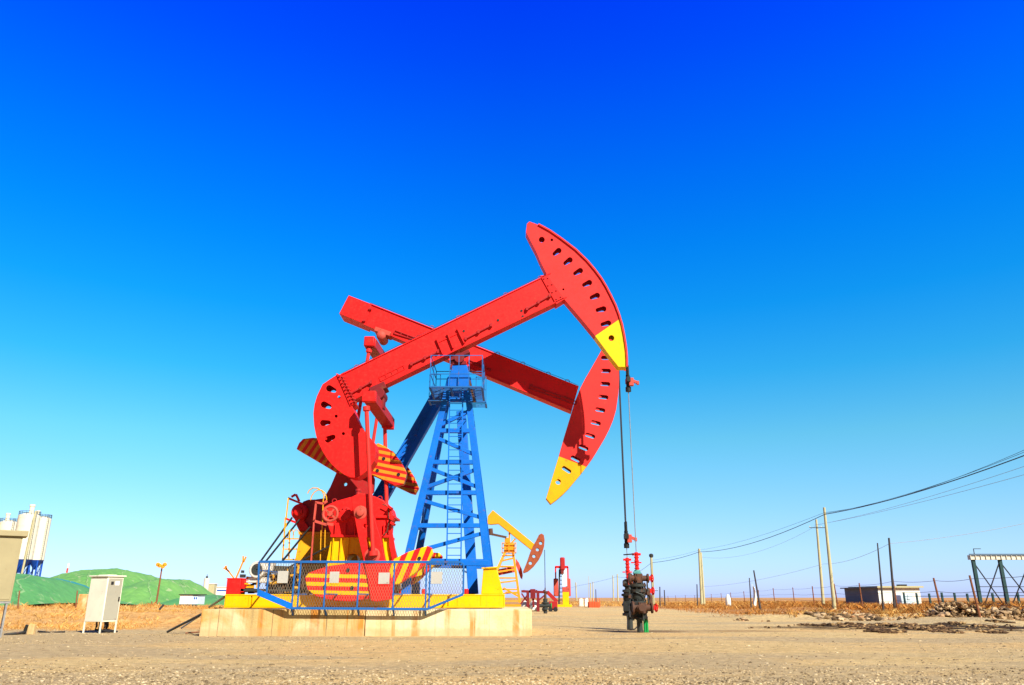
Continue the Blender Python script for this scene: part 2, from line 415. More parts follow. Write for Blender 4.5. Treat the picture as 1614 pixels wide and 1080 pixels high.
        me.from_pydata([tuple(v - org) for v in s.v], [], s.f)
        return finish(name, me, mat, parent, bevel, smooth, label)

def finish(name, me, mat, parent, bevel=0.0, smooth=True, label=None):
    me.validate()
    o = bpy.data.objects.new(name, me); C.objects.link(o)
    if mat is not None: me.materials.append(mat)
    if parent is not None: o.parent = parent
    if smooth and len(me.polygons):
        me.polygons.foreach_set('use_smooth', [True] * len(me.polygons))
        try: me.set_sharp_from_angle(angle=R(35))
        except Exception: pass
    if bevel > 0:
        b = o.modifiers.new('bevel', 'BEVEL'); b.width = bevel; b.segments = 2; b.limit_method = 'ANGLE'; b.angle_limit = R(40)
    if label: o['label'] = label
    return o

def thing(name, label, cat, loc=(0, 0, 0), group=None):
    o = bpy.data.objects.new(name, None); C.objects.link(o)
    o.location = loc; o.empty_display_size = .3; o['label'] = label; o['category'] = cat
    if group: o['group'] = group
    return o

def tag(o, label, cat, group=None):
    o['label'] = label; o['category'] = cat
    if group: o['group'] = group
    return o

def setting(o, kind='structure', label=None):
    o['kind'] = kind
    if label: o['label'] = label
    return o

def children(o): return [c for c in bpy.data.objects if c.parent == o]
def copy_tree(o, parent=None):
    c = o.copy(); C.objects.link(c)
    if parent is not None: c.parent = parent
    for ch in children(o): copy_tree(ch, c)
    return c

def capsule(a, b, r, n=9):
    """2D capsule outline from a to b (radius r, or two radii)"""
    r0, r1 = (r, r) if isinstance(r, (int, float)) else r
    d = Vector((b[0] - a[0], b[1] - a[1])); t0 = math.atan2(d.y, d.x)
    out = [(a[0] + r0 * math.cos(t0 + math.pi / 2 + math.pi * k / n), a[1] + r0 * math.sin(t0 + math.pi / 2 + math.pi * k / n)) for k in range(n + 1)]
    out += [(b[0] + r1 * math.cos(t0 - math.pi / 2 + math.pi * k / n), b[1] + r1 * math.sin(t0 - math.pi / 2 + math.pi * k / n)) for k in range(n + 1)]
    return out

def disc(c, r, n=18): return [(c[0] + r * math.cos(2 * math.pi * k / n), c[1] + r * math.sin(2 * math.pi * k / n)) for k in range(n)]

def hollow(name, outline, holes, y0, y1, mat, parent, wall=.03, bevel=.008):
    """box with two cut side plates and a skin round the edge; dark and empty inside"""
    out = [P(u, v, y0) for u, v in outline]; hol = [[P(u, v, y0) for u, v in h] for h in holes]
    mb = MB()
    for a, b in ((y0, y0 + wall), (y1 - wall, y1)):
        o = plate('tmp', [(p.x, p.z) for p in out], [[(p.x, p.z) for p in h] for h in hol], a, b, None, None, bevel, None, False)
        me = o.data; n = len(mb.v); mb.v += [v.co.copy() for v in me.vertices]; mb.f += [tuple(i + n for i in p.vertices) for p in me.polygons]
        bpy.data.objects.remove(o); bpy.data.meshes.remove(me)
    n = len(out); cen = sum(out, Vector()) / n
    for k in range(n):
        p, q = out[k], out[(k + 1) % n]
        d = (q - p).normalized(); nn = Vector((d.z, 0, -d.x))
        if nn.dot((p + q) / 2 - cen) < 0: nn = -nn
        mid = (y0 + y1) / 2
        a, b = p - nn * (wall * .5 + .003), q - nn * (wall * .5 + .003)
        a = Vector((a.x, mid, a.z)); b = Vector((b.x, mid, b.z))
        mb.bar(a, b, wall, y1 - y0 - 2 * wall - .002, up=(0, 1, 0))
    return mb.build(name, mat, parent)

def plate(name, outline, holes, y0, y1, mat, parent, bevel=.012, label=None, px=True):
    """cut plate: outline and holes as photo pixels on plane y0, thickness y0..y1"""
    cu = bpy.data.curves.new('outline', 'CURVE'); cu.dimensions = '2D'; cu.fill_mode = 'BOTH'
    for loop in [outline] + list(holes):
        pts = [P(u, v, y0) for u, v in loop] if px else [Vector((p[0], 0, p[1])) for p in loop]
        sp = cu.splines.new('POLY'); sp.points.add(len(pts) - 1); sp.use_cyclic_u = True
        for k, p in enumerate(pts): sp.points[k].co = (p.x, p.z, 0, 1)
    cu.extrude = (y1 - y0) / 2 - bevel; cu.bevel_depth = bevel; cu.bevel_resolution = 1; cu.offset = -bevel
    tmp = bpy.data.objects.new('outline', cu); C.objects.link(tmp)
    dg = bpy.context.evaluated_depsgraph_get()
    me = bpy.data.meshes.new_from_object(tmp.evaluated_get(dg))
    bpy.data.objects.remove(tmp); bpy.data.curves.remove(cu)
    org = Vector((0, 0, 0)); p = parent
    while p is not None: org = org + p.location; p = p.parent
    ym = (y0 + y1) / 2
    for v in me.vertices:
        x, y, z = v.co
        v.co = (x - org.x, ym - z - org.y, y - org.z)
    me.materials.clear()
    if name != 'tmp': me.name = name
    return finish(name, me, mat, parent, 0, False, label)

# zoomed-view coordinates -> photo pixels
def Z(ox, oy, sc): return lambda *pts: [(ox + a / sc, oy + b / sc) for a, b in pts]
z1 = Z(300, 700, 3.483); z2 = Z(560, 700, 3.485); z3 = Z(440, 460, 3.6); z4 = Z(620, 500, 4.91)
z5 = Z(780, 330, 3.857); z6 = Z(820, 540, 3.859); z8 = Z(740, 780, 4.5); zg = Z(440, 760, 7.715); zf = Z(400, 870, 4.484)

# ------------------------------------------------------------------ terrain
def ss(x, a, b):
    t = max(0.0, min(1.0, (x - a) / (b - a))); return t * t * (3 - 2 * t)
def nz(x, y, z=0.0): return noise.noise(Vector((x, y, z)))
def fence_x(y): return 27.0 + (y - 48.0) * .176
def hgt(x, y):
    pad = ss(y, 28.0, 29.2) * (1 - ss(y, 38.6, 40)) * ss(x, -14, -12.5) * (1 - ss(x, 1.4, 2.6))
    h = (.035 * nz(x * .35, y * .35) + .05 * nz(x * .07, y * .07, 3)) * (1 - pad)
    lb = ss(y, 33.8, 38) * (1 - ss(y, 62, 85)) * ss(-x, 11.0, 14.0)
    h += lb * (.40 + .30 * nz(x * .18, y * .22, 5) + .34 * nz(x * .7, y * .7, 8) + .08 * nz(x * 1.6, y * 1.6, 2))
    d = x - fence_x(y)
    rb = math.exp(-((d + 1.2) / 2.6) ** 2) * ss(y, 39, 46) * (1 - ss(y, 200, 260))
    fr = ss(y, 48, 52) * (1 - ss(y, 56, 64)) * ss(x, 12, 19) * 1.15
    h += max(rb, fr) * (.22 + .18 * nz(x * .4, y * .4, 11))
    h += .12 * ss(d, -1, 3) * ss(y, 46, 56)
    # ruts of the dug-over soil
    q = max(0.0, 1 - ((x - 18.5) / 8.5) ** 2 - ((y - 36.6) / 3.6) ** 2)
    h += q * .22 * (abs(nz(x * .28, y * 1.3, 21)) - .12 + .35 * nz(x * .9, y * 1.8, 4))
    return h
def G(x, y): return Vector((x, y, hgt(x, y)))

def axis_vals(a, b, st, lo, hi, grow=1.28):
    v = []; x = a
    while x <= b: v.append(x); x += st
    s_ = st; x = v[-1]
    while x < hi: s_ *= grow; x += s_; v.append(x)
    s_ = st; x = v[0]; pre = []
    while x > lo: s_ *= grow; x -= s_; pre.append(x)
    return pre[::-1] + v
xs = axis_vals(-40, 46, .36, -4500, 4500); ys = axis_vals(10, 62, .28, -120, 6000)
g = MB(); nx = len(xs)
g.v = [Vector((x, y, hgt(x, y) if y < 400 and abs(x) < 400 else 0.0)) for y in ys for x in xs]
g.f = [(j * nx + i, j * nx + i + 1, (j + 1) * nx + i + 1, (j + 1) * nx + i) for j in range(len(ys) - 1) for i in range(nx - 1)]
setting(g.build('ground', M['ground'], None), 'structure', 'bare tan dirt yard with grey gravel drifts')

# ------------------------------------------------------------------ concrete foundation
Y0 = 29.3
fl, frt, ft = P(318, 960, Y0), P(838, 963, Y0), .90
xs_seam = P(575, 980, Y0).x
fd = thing('concrete_foundation', 'long stained concrete plinth carrying the two red pumpjacks', 'foundation', ((fl.x + frt.x) / 2, 33.6, 0))
MB().span((fl.x, Y0, -.3), (xs_seam - .012, 38.2, ft)).build('foundation_block', M['concrete'], fd, bevel=.03, label='block with heavy brown rust streaks')
MB().span((xs_seam + .012, Y0 + .015, -.3), (frt.x, 38.2, ft - .005)).build('foundation_block', M['concrete_pale'], fd, bevel=.03, label='paler cleaner block')

# ------------------------------------------------------------------ pumpjacks
FY = 32.0
fp = thing('pumpjack', 'red pumpjack with its yellow tipped horsehead raised high, nearer of the crossing pair', 'pumpjack', (P(640, 950, FY).x, FY, .9), 'red pumpjacks sharing one plinth')
RY = 35.0
rp = thing('pumpjack', 'red pumpjack with its yellow tipped horsehead swung low, farther of the crossing pair', 'pumpjack', (P(640, 950, RY).x, RY, .9), 'red pumpjacks sharing one plinth')

def two_tone(name, p, q, parent, side, col, col2):
    """paint boundary through world points p, q; side = a point in the second colour"""
    d = (q - p); n = Vector((d.z, 0, -d.x)).normalized()
    if n.dot(side - p) < 0: n = -n
    return paint(name, col, .55, rust=.03, dirt=.35, streak=.05, fade=.18, col2=col2, plane=(n, n.dot(p - parent.location)))

def build_head(root, outline, holes, bound, yside, y0, y1, col2, name):
    m = two_tone(name, P(*bound[0], y0), P(*bound[1], y0), root, P(*yside, y0), (.70, .024, .022), col2)
    return hollow('horsehead', outline, holes, y0, y1, m, root)

# --- front head
hy0, hy1 = 31.72, 32.28
ho = z5((195, 88), (210, 74), (262, 93), (330, 130), (400, 178), (490, 247), (560, 315), (605, 368), (645, 422), (676, 474), (705, 530), (730, 582), (752, 640), (770, 700), (783, 765), (791, 815), (797, 862), (800, 910), (800, 958),
        (752, 958), (690, 880), (610, 770), (515, 655), (420, 545), (365, 470), (318, 402), (280, 325), (248, 252), (215, 190), (189, 138))
hh = [disc(*z5((285, 185)), 4.6), disc(*z5((346, 186)), 2.1), disc(*z5((708, 783)), 4.6), disc(*z5((416, 487)), 1.6)]
for a, b in (((362, 271), (388, 251)), ((428, 328), (456, 308)), ((488, 390), (519, 373)), ((542, 460), (574, 446)), ((588, 537), (622, 524)), ((624, 613), (661, 606)), ((654, 700), (690, 692))):
    (pa,), (pb,) = z5(a), z5(b); hh.append(capsule(pa, pb, (3.1, 4.3)))
head_f = build_head(fp, ho, hh, z5((610, 770), (757, 668)), z5((720, 880))[0], hy0, hy1, (.84, .54, .0), 'front_head_paint')
# curved wire track plates along the front edge of the head
edge = [P(u, v, hy0) for u, v in ho[2:19]]
mb = MB()
for a, b in zip(edge, edge[1:]):
    mb.bar(a + Vector((.02, -.045, 0)), b + Vector((.02, -.045, 0)), .07, .05)
    mb.bar(a + Vector((.02, hy1 - hy0 + .045, 0)), b + Vector((.02, hy1 - hy0 + .045, 0)), .07, .05)
mb.build('head_rim', M['red_pale'], head_f)

# --- rear head
qy0, qy1 = RY - .28, RY + .28
ro = z6((512, 14), (548, -28), (572, -16), (590, 40), (597, 110), (601, 220), (597, 310), (583, 410), (565, 472), (541, 530), (513, 585), (480, 640), (447, 694), (409, 747), (370, 798), (330, 845), (296, 886), (260, 922), (222, 955), (186, 981),
        (158, 946), (195, 822), (235, 690), (270, 565), (308, 440), (332, 360), (366, 276), (395, 220), (430, 160), (470, 90))
rh = [disc(*z6((231, 848)), 4.3)]
for (x, y), a in (((523, 93), 0), ((520, 172), 2), ((516, 252), 3), ((505, 332), 6), ((486, 410), 10), ((459, 489), 13), ((425, 567), 17), ((385, 640), 22), ((336, 708), 27), ((282, 774), 33)):
    dx, dy = 19 * math.cos(R(a)), 19 * math.sin(R(a))
    (pa,), (pb,) = z6((x - dx, y - dy)), z6((x + dx, y + dy)); rh.append(capsule(pa, pb, 3.2))
head_r = build_head(rp, ro, rh, z6((235, 692), (405, 757)), z6((220, 880))[0], qy0, qy1, (.82, .36, .0), 'rear_head_paint')

def beam(root, tl, tr, br, bl, y0, y1, mat):
    """box girder with flanges from photo pixels on plane y0"""
    mb = MB(); pts = [P(*q, y0) for q in (tl, tr, br, bl)]
    mb.poly([(p.x, p.z) for p in pts], y0, y1)
    ob = mb.build('walking_beam', mat, root, bevel=.015)
    fl_ = MB()
    for a, b in ((pts[0], pts[1]), (pts[3], pts[2])):
        mid = Vector((0, (y1 - y0) / 2, 0))
        fl_.bar(a + mid, b + mid, .05, (y1 - y0) + .10, up=(0, 1, 0))
    fl_.build('flange', mat, ob, bevel=.008)
    return ob, pts

def on(y0, *pp): return [P(u, v, y0) for u, v in pp]

# --- front beam
by0, by1 = 31.74, 32.26
bm, bp = beam(fp, (536, 592), (868, 431), (893, 468.5), (553, 632), by0, by1, M['red'])
mb = MB()
for a, b in ((z4((335, 170)), z4((385, 290))), (z4((420, 130)), z4((465, 245))), (z4((495, 90)), z4((550, 205)))):
    p, q = P(*a[0], by0), P(*b[0], by0); mb.bar(p + Vector((0, -.06, 0)), q + Vector((0, -.06, 0)), .05, .12)
p, q = on(by0, z4((350, 195))[0], z4((515, 120))[0]); mb.bar(p + Vector((0, -.02, 0)), q + Vector((0, -.02, 0)), .03, .04)
mb.build('stiffener', M['red'], bm)
mb = MB()
for a, b in ((z3((405, 580))[0], z3((522, 515))[0]), (z3((752, 412))[0], z3((902, 342))[0]), (z4((560, 168))[0], z4((757, 65))[0]), (z5((195, 608))[0], z5((332, 528))[0])):
    p, q = on(by0, a, b); d = (q - p).normalized()
    mb.bar(p + Vector((0, -.05, 0)), q + Vector((0, -.05, 0)), .07, .10)
    for e in (p, q, (p + q) / 2): mb.box(e + Vector((0, -.07, .0)), (.10, .14, .16))
mb.build('ladder_clip', M['red_dark'], bm)
mb = MB()   # rectangular hatch on the tail half
hq = on(by0, *z3((568, 485), (705, 418), (712, 440), (575, 508)))
for k in range(4): mb.bar(hq[k] + Vector((0, -.015, 0)), hq[(k + 1) % 4] + Vector((0, -.015, 0)), .03, .03)
for f_ in (.25, .5, .75):
    mb.bar(hq[0].lerp(hq[1], f_) + Vector((0, -.012, 0)), hq[3].lerp(hq[2], f_) + Vector((0, -.012, 0)), .025, .025)
mb.build('hatch_frame', M['red'], bm)
mb = MB()
for f_, off in ((.07, 0), (.36, 0), (.55, 0), (.78, 0), (.95, 0)):
    p = bp[0].lerp(bp[1], f_) + Vector((0, .26, .06))
    mb.torus(p + Vector((0, 0, .06)), (0, 1, 0), .10, .014, n=14, k=5)
mb.build('lifting_eye', M['red_dark'], bm)
mb = MB()   # safety wire along the top
mb.path([bp[0].lerp(bp[1], k / 12) + Vector((0, .1, .09 + .05 * abs(math.sin(k * 1.3)))) for k in range(13)], .010, 5)
mb.build('safety_wire', M['cable'], bm)
mb = MB()   # bolted splice at the head
sp_ = on(by0, *z5((275, 405), (318, 402), (424, 548), (372, 580)))
mb.poly([(p.x, p.z) for p in sp_], by0 - .05, by1 + .05)
js = mb.build('head_joint', M['red'], bm, bevel=.01)
mb = MB()
for f_ in (.12, .37, .62, .87):
    for e in (.3, .8):
        p = sp_[0].lerp(sp_[3], f_).lerp(sp_[1].lerp(sp_[2], f_), e)
        mb.tube(p + Vector((0, -.09, 0)), p + Vector((0, -.04, 0)), .035, n=6)
mb.build('bolt', M['red_dark'], js)
mb = MB()
for q in ((731, 522), (785, 505), (822, 490), (824, 499)):
    p = P(*q, by0); mb.tube(p + Vector((0, -.02, 0)), p + Vector((0, .02, 0)), .055, n=10)
mb.build('grease_port', M['iron'], bm)

# --- tail weight of the front beam
to = z3((328, 470), (290, 495), (246, 525), (215, 590), (200, 640), (194, 690), (198, 760), (210, 820), (226, 865), (247, 908), (270, 945), (300, 982), (335, 1014), (370, 1038), (405, 1053), (440, 1055), (470, 1038),
        (505, 1010), (538, 960), (548, 905), (544, 862), (520, 832), (495, 805), (468, 770), (448, 735), (430, 690), (412, 642))
th_ = [disc(*z3((340, 597)), 2.4), disc(*z3((323, 706)), 2.4), disc(*z3((364, 805)), 2.4)]
for a, b, c in (((284, 548), (312, 560), 4.4), ((254, 640), (284, 652), 4.4), ((249, 745), (280, 742), 4.2), ((276, 838), (306, 824), 4.4)):
    (pa,), (pb,) = z3(a), z3(b); th_.append(capsule(pa, pb, (c + .6, c - .8)))
tw = hollow('tail_weight', to, th_, 31.45, 32.30, M['red'], fp)
mb = MB()
jp = on(31.40, *z3((322, 462), (352, 474), (432, 632), (402, 648)))
mb.poly([(p.x, p.z) for p in jp], 31.40, 32.36)
jt = mb.build('tail_joint', M['red'], tw, bevel=.01)
mb = MB()
for k in range(9):
    p = jp[0].lerp(jp[3], .06 + k * .11).lerp(jp[1].lerp(jp[2], .06 + k * .11), .55)
    mb.tube(p + Vector((0, -.07, 0)), p + Vector((0, .01, 0)), .04, n=6)
    q = jp[1].lerp(jp[2], .06 + k * .11)
    mb.box(q + Vector((.05, -.02, -.02)), (.16, .10, .05), Matrix.Rotation(R(25), 3, 'Y'))
mb.build('bolt', M['red_dark'], jt)

# --- rear beam
cy0, cy1 = RY - .26, RY + .26
rb_, rbp = beam(rp, (583, 479), (912, 610), (901, 648), (573, 511), cy0, cy1, M['red'])
mb = MB()
tp = on(cy0 - .05, *z3((394, 20), (524, 70), (492, 186), (340, 124)))
mb.poly([(p.x, p.z) for p in tp], cy0 - .05, cy1 + .55)
tb = mb.build('tail_box', M['red'], rb_, bevel=.015)
mb = MB()
for q in ((517, 98), (483, 165)):
    p = P(*z3(q)[0], cy0 - .05); mb.box(p + Vector((0, -.04, 0)), (.14, .10, .10))
mb.build('clamp_bolt', M['red_dark'], tb)
mb = MB()
for quad in (z3((658, 220), (772, 262), (765, 272), (652, 238)), z4((585, 330), (755, 405), (748, 418), (580, 350)), z6((60, 262), (345, 362), (338, 380), (55, 280))):
    qq = on(cy0, *quad)
    for k in range(4): mb.bar(qq[k] + Vector((0, -.03, 0)), qq[(k + 1) % 4] + Vector((0, -.03, 0)), .04, .06)
    for f_ in (.33, .66): mb.bar(qq[0].lerp(qq[1], f_) + Vector((0, -.03, 0)), qq[3].lerp(qq[2], f_) + Vector((0, -.03, 0)), .04, .05)
mb.build('hatch_frame', M['red_dark'], rb_)
mb = MB()
for f_ in (.30, .62, .74, .86, .95):
    mb.torus(rbp[0].lerp(rbp[1], f_) + Vector((0, .26, .12)), (0, 1, 0), .10, .014, n=14, k=5)
mb.build('lifting_eye', M['red_dark'], rb_)
mb = MB()
mb.path([rbp[0].lerp(rbp[1], k / 12) + Vector((0, .1, .09 + .05 * abs(math.sin(k * 1.3)))) for k in range(13)], .010, 5)
mb.build('safety_wire', M['cable'], rb_)

# --- towers
def tower(root, Yc, sb, st, leg_l, leg_r, Z0, mat, rungs=True):
    """four legs; near face traced from the photo, far face behind it. leg_* = (bottom px, top px) of the near legs' centre lines"""
    legs = []
    for (b, t) in (leg_l, leg_r):
        nb, ntp = P(*b, Yc - sb), P(*t, Yc - st)
        legs.append((nb, ntp))
    parts = []
    for k, (b, t) in enumerate(legs):
        for far in (0, 1):
            bb, tt = b.copy(), t.copy()
            if far: bb.y, tt.y = Yc + 2.75, Yc + st
            MB().bar(bb, tt, .30, .22, up=(0, 1, 0), w2=.24, h2=.20).build('tower_leg', mat, root, bevel=.012)
    def at(k, v, far=0):
        b, t = legs[k]; Yn = (b.y + t.y) / 2
        lo, hi = 0.0, 1.0
        for _ in range(30):
            m_ = (lo + hi) / 2; q = b.lerp(t, m_)
            rel = q - Vector((0, 0, HC)); fwd = rel.y * CT + rel.z * ST; upc = -rel.y * ST + rel.z * CT
            vv = 540 - F * upc / fwd
            if vv > v: lo = m_
            else: hi = m_
        q = b.lerp(t, lo)
        if far: q.y = Yc + st + (2.75 - st) * (1 - lo)
        return q
    br = MB()
    H_ = [z4((0, 640))[0][1], z4((0, 880))[0][1], z2((0, 100))[0][1], z2((0, 268))[0][1], z2((0, 448))[0][1], z2((0, 645))[0][1]]
    D_ = [((0, z4((0, 840))[0][1]), (1, z4((0, 722))[0][1])), ((0, z4((0, 930))[0][1]), (1, z4((0, 1065))[0][1])),
          ((0, z2((0, 240))[0][1]), (1, z2((0, 138))[0][1])), ((0, z2((0, 132))[0][1]), (1, z2((0, 238))[0][1])),
          ((0, z2((0, 308))[0][1]), (1, z2((0, 405))[0][1])), ((0, z2((0, 600))[0][1]), (1, z2((0, 488))[0][1]))]
    for far in (0,):
        for v in H_: br.bar(at(0, v, far), at(1, v, far), .17, .20, up=(0, 1, 0))
        for (ka, va), (kb, vb) in D_: br.bar(at(ka, va, far) + Vector((0, .05, 0)), at(kb, vb, far) + Vector((0, .05, 0)), .145, .17, up=(0, 1, 0))
    for k in (0, 1):
        for v in H_: br.bar(at(k, v), at(k, v, 1), .09, .09)
        for va, vb in list(zip(H_, H_[1:]))[1::2]: br.bar(at(k, va), at(k, vb, 1), .07, .07)
    br.build('tower_brace', mat, root, bevel=.006)
    return legs, at

legs_f, at_f = tower(fp, FY, .42, .30, ((642, 884), (704.5, 617)), ((769, 893), (737, 617)), 0, M['blue'])
# base plates, columns under the legs
mb = MB()
for (b, t) in legs_f:
    for yy in (b.y, FY + 2.75):
        mb.bar(Vector((b.x, yy, 1.38)), Vector((b.x, yy, b.z)), .34, .34)
mb.bar(P(640, 885, FY - .42), P(770, 888, FY - .42), .22, .26, up=(0, 1, 0))
mb.bar(P(640, 885, FY - .42) + Vector((0, 3.17, 0)), P(770, 888, FY - .42) + Vector((0, 3.17, 0)), .22, .26, up=(0, 1, 0))
mb.build('tower_foot', M['blue'], fp, bevel=.01)
# wide box strut of the rear tower that shows through the lattice
MB().bar(P(746, 936, RY - 1.3), P(727, 650, RY - .4), .42, .40, up=(0, 1, 0)).build('box_strut', M['blue'], rp, bevel=.015)
# ladder
mb = MB(); yl = FY - .62
l0, l1, r0, r1 = P(704, 887, yl), P(709, 606, yl + .10), P(726.5, 887, yl), P(729.5, 606, yl + .10)
mb.bar(l0, l1, .05, .05); mb.bar(r0, r1, .05, .05)
for k in range(1, 26): mb.tube(l0.lerp(l1, k / 26), r0.lerp(r1, k / 26), .016, n=6)
mb.build('ladder', M['blue'], fp)
# sloping rear leg (dark box column)
for root, a, b, yy in ((rp, (693, 622), (588, 806), RY + .2),):
    p, q = P(*a, yy), P(*b, yy)
    MB().bar(p, p + (q - p) * 1.6, .66, .50, up=(0, 1, 0)).build('back_leg', M['blue'], root, bevel=.02)
    lb_ = MB()
    q2 = p + (q - p) * 1.0
    off = Vector((-.30, -.30, -.12))
    for o_ in (Vector((-.2, -.29, -.1)), Vector((.12, -.29, .1))): lb_.bar(p + o_, q2 + o_, .04, .04)
    for k in range(1, 22): lb_.tube(p.lerp(q2, k / 22) + Vector((-.2, -.29, -.1)), p.lerp(q2, k / 22) + Vector((.12, -.29, .1)), .014, n=5)
    lb_.build('rear_ladder', M['blue'], root)
# caps, saddles, platforms
def cap(root, Yc, pts, sad, bw, mat):
    q = on(Yc - .42, *pts); mb = MB(); mb.poly([(p.x, p.z) for p in q], Yc - .42, Yc + .42); mb.build('tower_cap', mat, root, bevel=.02)
    c = P(*sad, Yc)
    mb = MB(); mb.tube(c + Vector((0, -.46, 0)), c + Vector((0, .46, 0)), .18, n=18)
    mb.tube(c + Vector((0, -.50, 0)), c + Vector((0, -.44, 0)), .22, n=18); mb.tube(c + Vector((0, .44, 0)), c + Vector((0, .50, 0)), .22, n=18)
    mb.box(c + Vector((0, 0, -.20)), (.58, .80, .16)); mb.box(c + Vector((0, 0, .19)), (.9, .5, .14), Matrix.Rotation(R(-bw), 3, 'Y'))
    mb.build('saddle_bearing', M['maroon'], root, bevel=.01)
cap(fp, FY, z4((395, 555), (415, 470), (440, 440), (455, 375), (570, 370), (585, 440), (600, 470), (610, 555)), (725, 569), 25, M['blue'])
cap(rp, RY, [(704, 628), (711, 600), (738, 600), (745, 628)], (724, 590), -21, M['blue'])
mb = MB(); zt = P(690, 607, FY - 1.3).z
# two decks: front deck around the cap
xl, xr = P(678, 607, FY - 1.15).x, P(760, 607, FY - 1.15).x
dk = MB()
yy = FY - 1.12
while yy < FY + 1.15:
    if abs(yy - FY) < .5: dk.bar((xl, yy, zt - .02), (xl + .85, yy, zt - .02), .02, .035); dk.bar((xr - .55, yy, zt - .02), (xr, yy, zt - .02), .02, .035)
    else: dk.bar((xl, yy, zt - .02), (xr, yy, zt - .02), .02, .035)
    yy += .11
for yy in (FY - 1.2, FY + 1.2):
    dk.bar((xl, yy, zt - .06), (xr, yy, zt - .06), .06, .10)
for xx in (xl, xl + .85, xr - .55, xr): dk.bar((xx, FY - 1.2, zt - .07), (xx, FY + 1.2, zt - .07), .06, .09)
plat = dk.build('platform', M['blue_fence'], fp)
gr = MB()
post = [(xl, FY - 1.2), (xl + .8, FY - 1.2), ((xl + xr) / 2 + .1, FY - 1.2), (xr - .55, FY - 1.2), (xr, FY - 1.2), (xl, FY), (xr, FY), (xl, FY + 1.2), ((xl + xr) / 2, FY + 1.2), (xr, FY + 1.2)]
for x, y in post: gr.bar((x, y, zt), (x, y, zt + 1.3), .032, .032)
for h in (.5, .95, 1.3):
    gr.bar((xl, FY + 1.2, zt + h), (xr, FY + 1.2, zt + h), .028, .028)
    gr.bar((xl, FY - 1.2, zt + h), (xl, FY + 1.2, zt + h), .028, .028); gr.bar((xr, FY - 1.2, zt + h), (xr, FY + 1.2, zt + h), .028, .028)
    gr.bar((xl, FY - 1.2, zt + h), (xr, FY - 1.2, zt + h), .028, .028) if h != .95 else None
gr.build('guard_rail', M['blue_fence'], plat)
# lower service step under the deck
dk = MB(); zb = zt - .42
x0, x1 = P(677, 620, FY - .4).x, P(766, 625, FY - .4).x
for xa_, xb_, zz in ((x0, x0 + .75, zb - .03), (x1 - .72, x1, zb - .15)):
    for xx in (xa_, xb_): dk.bar((xx, FY - .5, zz), (xx, FY + .3, zz), .05, .07)
    for k in range(4): dk.bar((xa_, FY - .4 + k * .2, zz), (xb_, FY - .4 + k * .2, zz), .025, .03)
dk.bar((x1 - .72, FY - .52, zb - .10), (x1, FY - .52, zb - .10), .05, .12); dk.bar((x0, FY - .52, zb - .04), (x0 + .75, FY - .52, zb - .04), .05, .12)
for xx, zz in ((x0, zb), (x0 + .45, zb), (x1 - .42, zb - .12), (x1, zb - .12)): dk.bar((xx, FY - .5, zz), (xx, FY - .5, zz + 1.1), .028, .028)
for h in (.55, 1.1):
    dk.bar((x0, FY - .5, zb + h), (x0 + .45, FY - .5, zb + h), .03, .03); dk.bar((x1 - .42, FY - .5, zb - .12 + h), (x1, FY - .5, zb - .12 + h), .03, .03)
dk.build('service_step', M['blue_fence'], fp)
mb = MB(); mb.bar(P(740, 600, FY - .7), P(748, 634, FY - .7), .09, .1); mb.build('brake_lever', M['iron_brown'], fp)

# --- skids
def skid(root, ya, yb, ul, ur, zt_):
    x0, x1 = P(ul, 948, ya).x, P(ur, 948, ya).x
    mb = MB(); b = .93
    for yy in (ya, yb):
        mb.span((x0, yy - .09, b), (x1, yy + .09, b + .05)); mb.span((x0, yy - .02, b + .05), (x1, yy + .02, zt_ - .05)); mb.span((x0, yy - .1, zt_ - .05), (x1, yy + .1, zt_))
        n = 12
        for k in range(n + 1):
            xx = x0 + .03 + (x1 - x0 - .06) * k / n
            mb.span((xx - .012, yy - .085, b + .05), (xx + .012, yy + .085, zt_ - .05))
    for k in range(7):
        xx = x0 + .15 + (x1 - x0 - .3) * k / 6
        mb.span((xx - .1, ya + .1, b + .02), (xx + .1, yb - .1, zt_ - .02))
    # upright web plates in front of the joists, as welded on site
    mb.span((x0, ya - .085, b + .052), (x0 + 1.0, ya - .045, zt_ - .052))
    mb.span((x0 + 1.05, ya - .082, b + .053), (x1 - 2.2, ya - .04, zt_ - .053))
    mb.span((x1 - 2.15, ya - .085, b + .052), (x1, ya - .045, zt_ - .052))
    return mb.build('skid_base', M['yellow'], root, bevel=.008)
skid(fp, 31.44, 33.6, 355, 795, 1.42)
skid(rp, 34.0, 36.6, 366, 788, 1.42)
# yellow stand under the right tower legs
q = on(31.35, *z2((703, 685), (775, 680), (812, 828), (690, 828)))
mb = MB(); mb.poly([(p.x, p.z if k < 2 else 1.425) for k, p in enumerate(q)], 31.35, 33.5)
mb.build('leg_stand', M['yellow'], fp, bevel=.015)
mb = MB(); mb.bar(q[0] + Vector((-.06, -.01, .02)), q[1] + Vector((.06, -.01, .02)), .05, .12, up=(0, 1, 0)); mb.build('stand_plate', M['yellow'], fp)
mb = MB()
for u, v in ((632, 928), (668, 929), (735, 932)):
    p = P(u, v, 31.5); mb.tube((p.x, 31.5, 1.42), (p.x, 31.5, 1.62), .08, n=8)
mb.build('anchor_bolt', M['red'], fp)

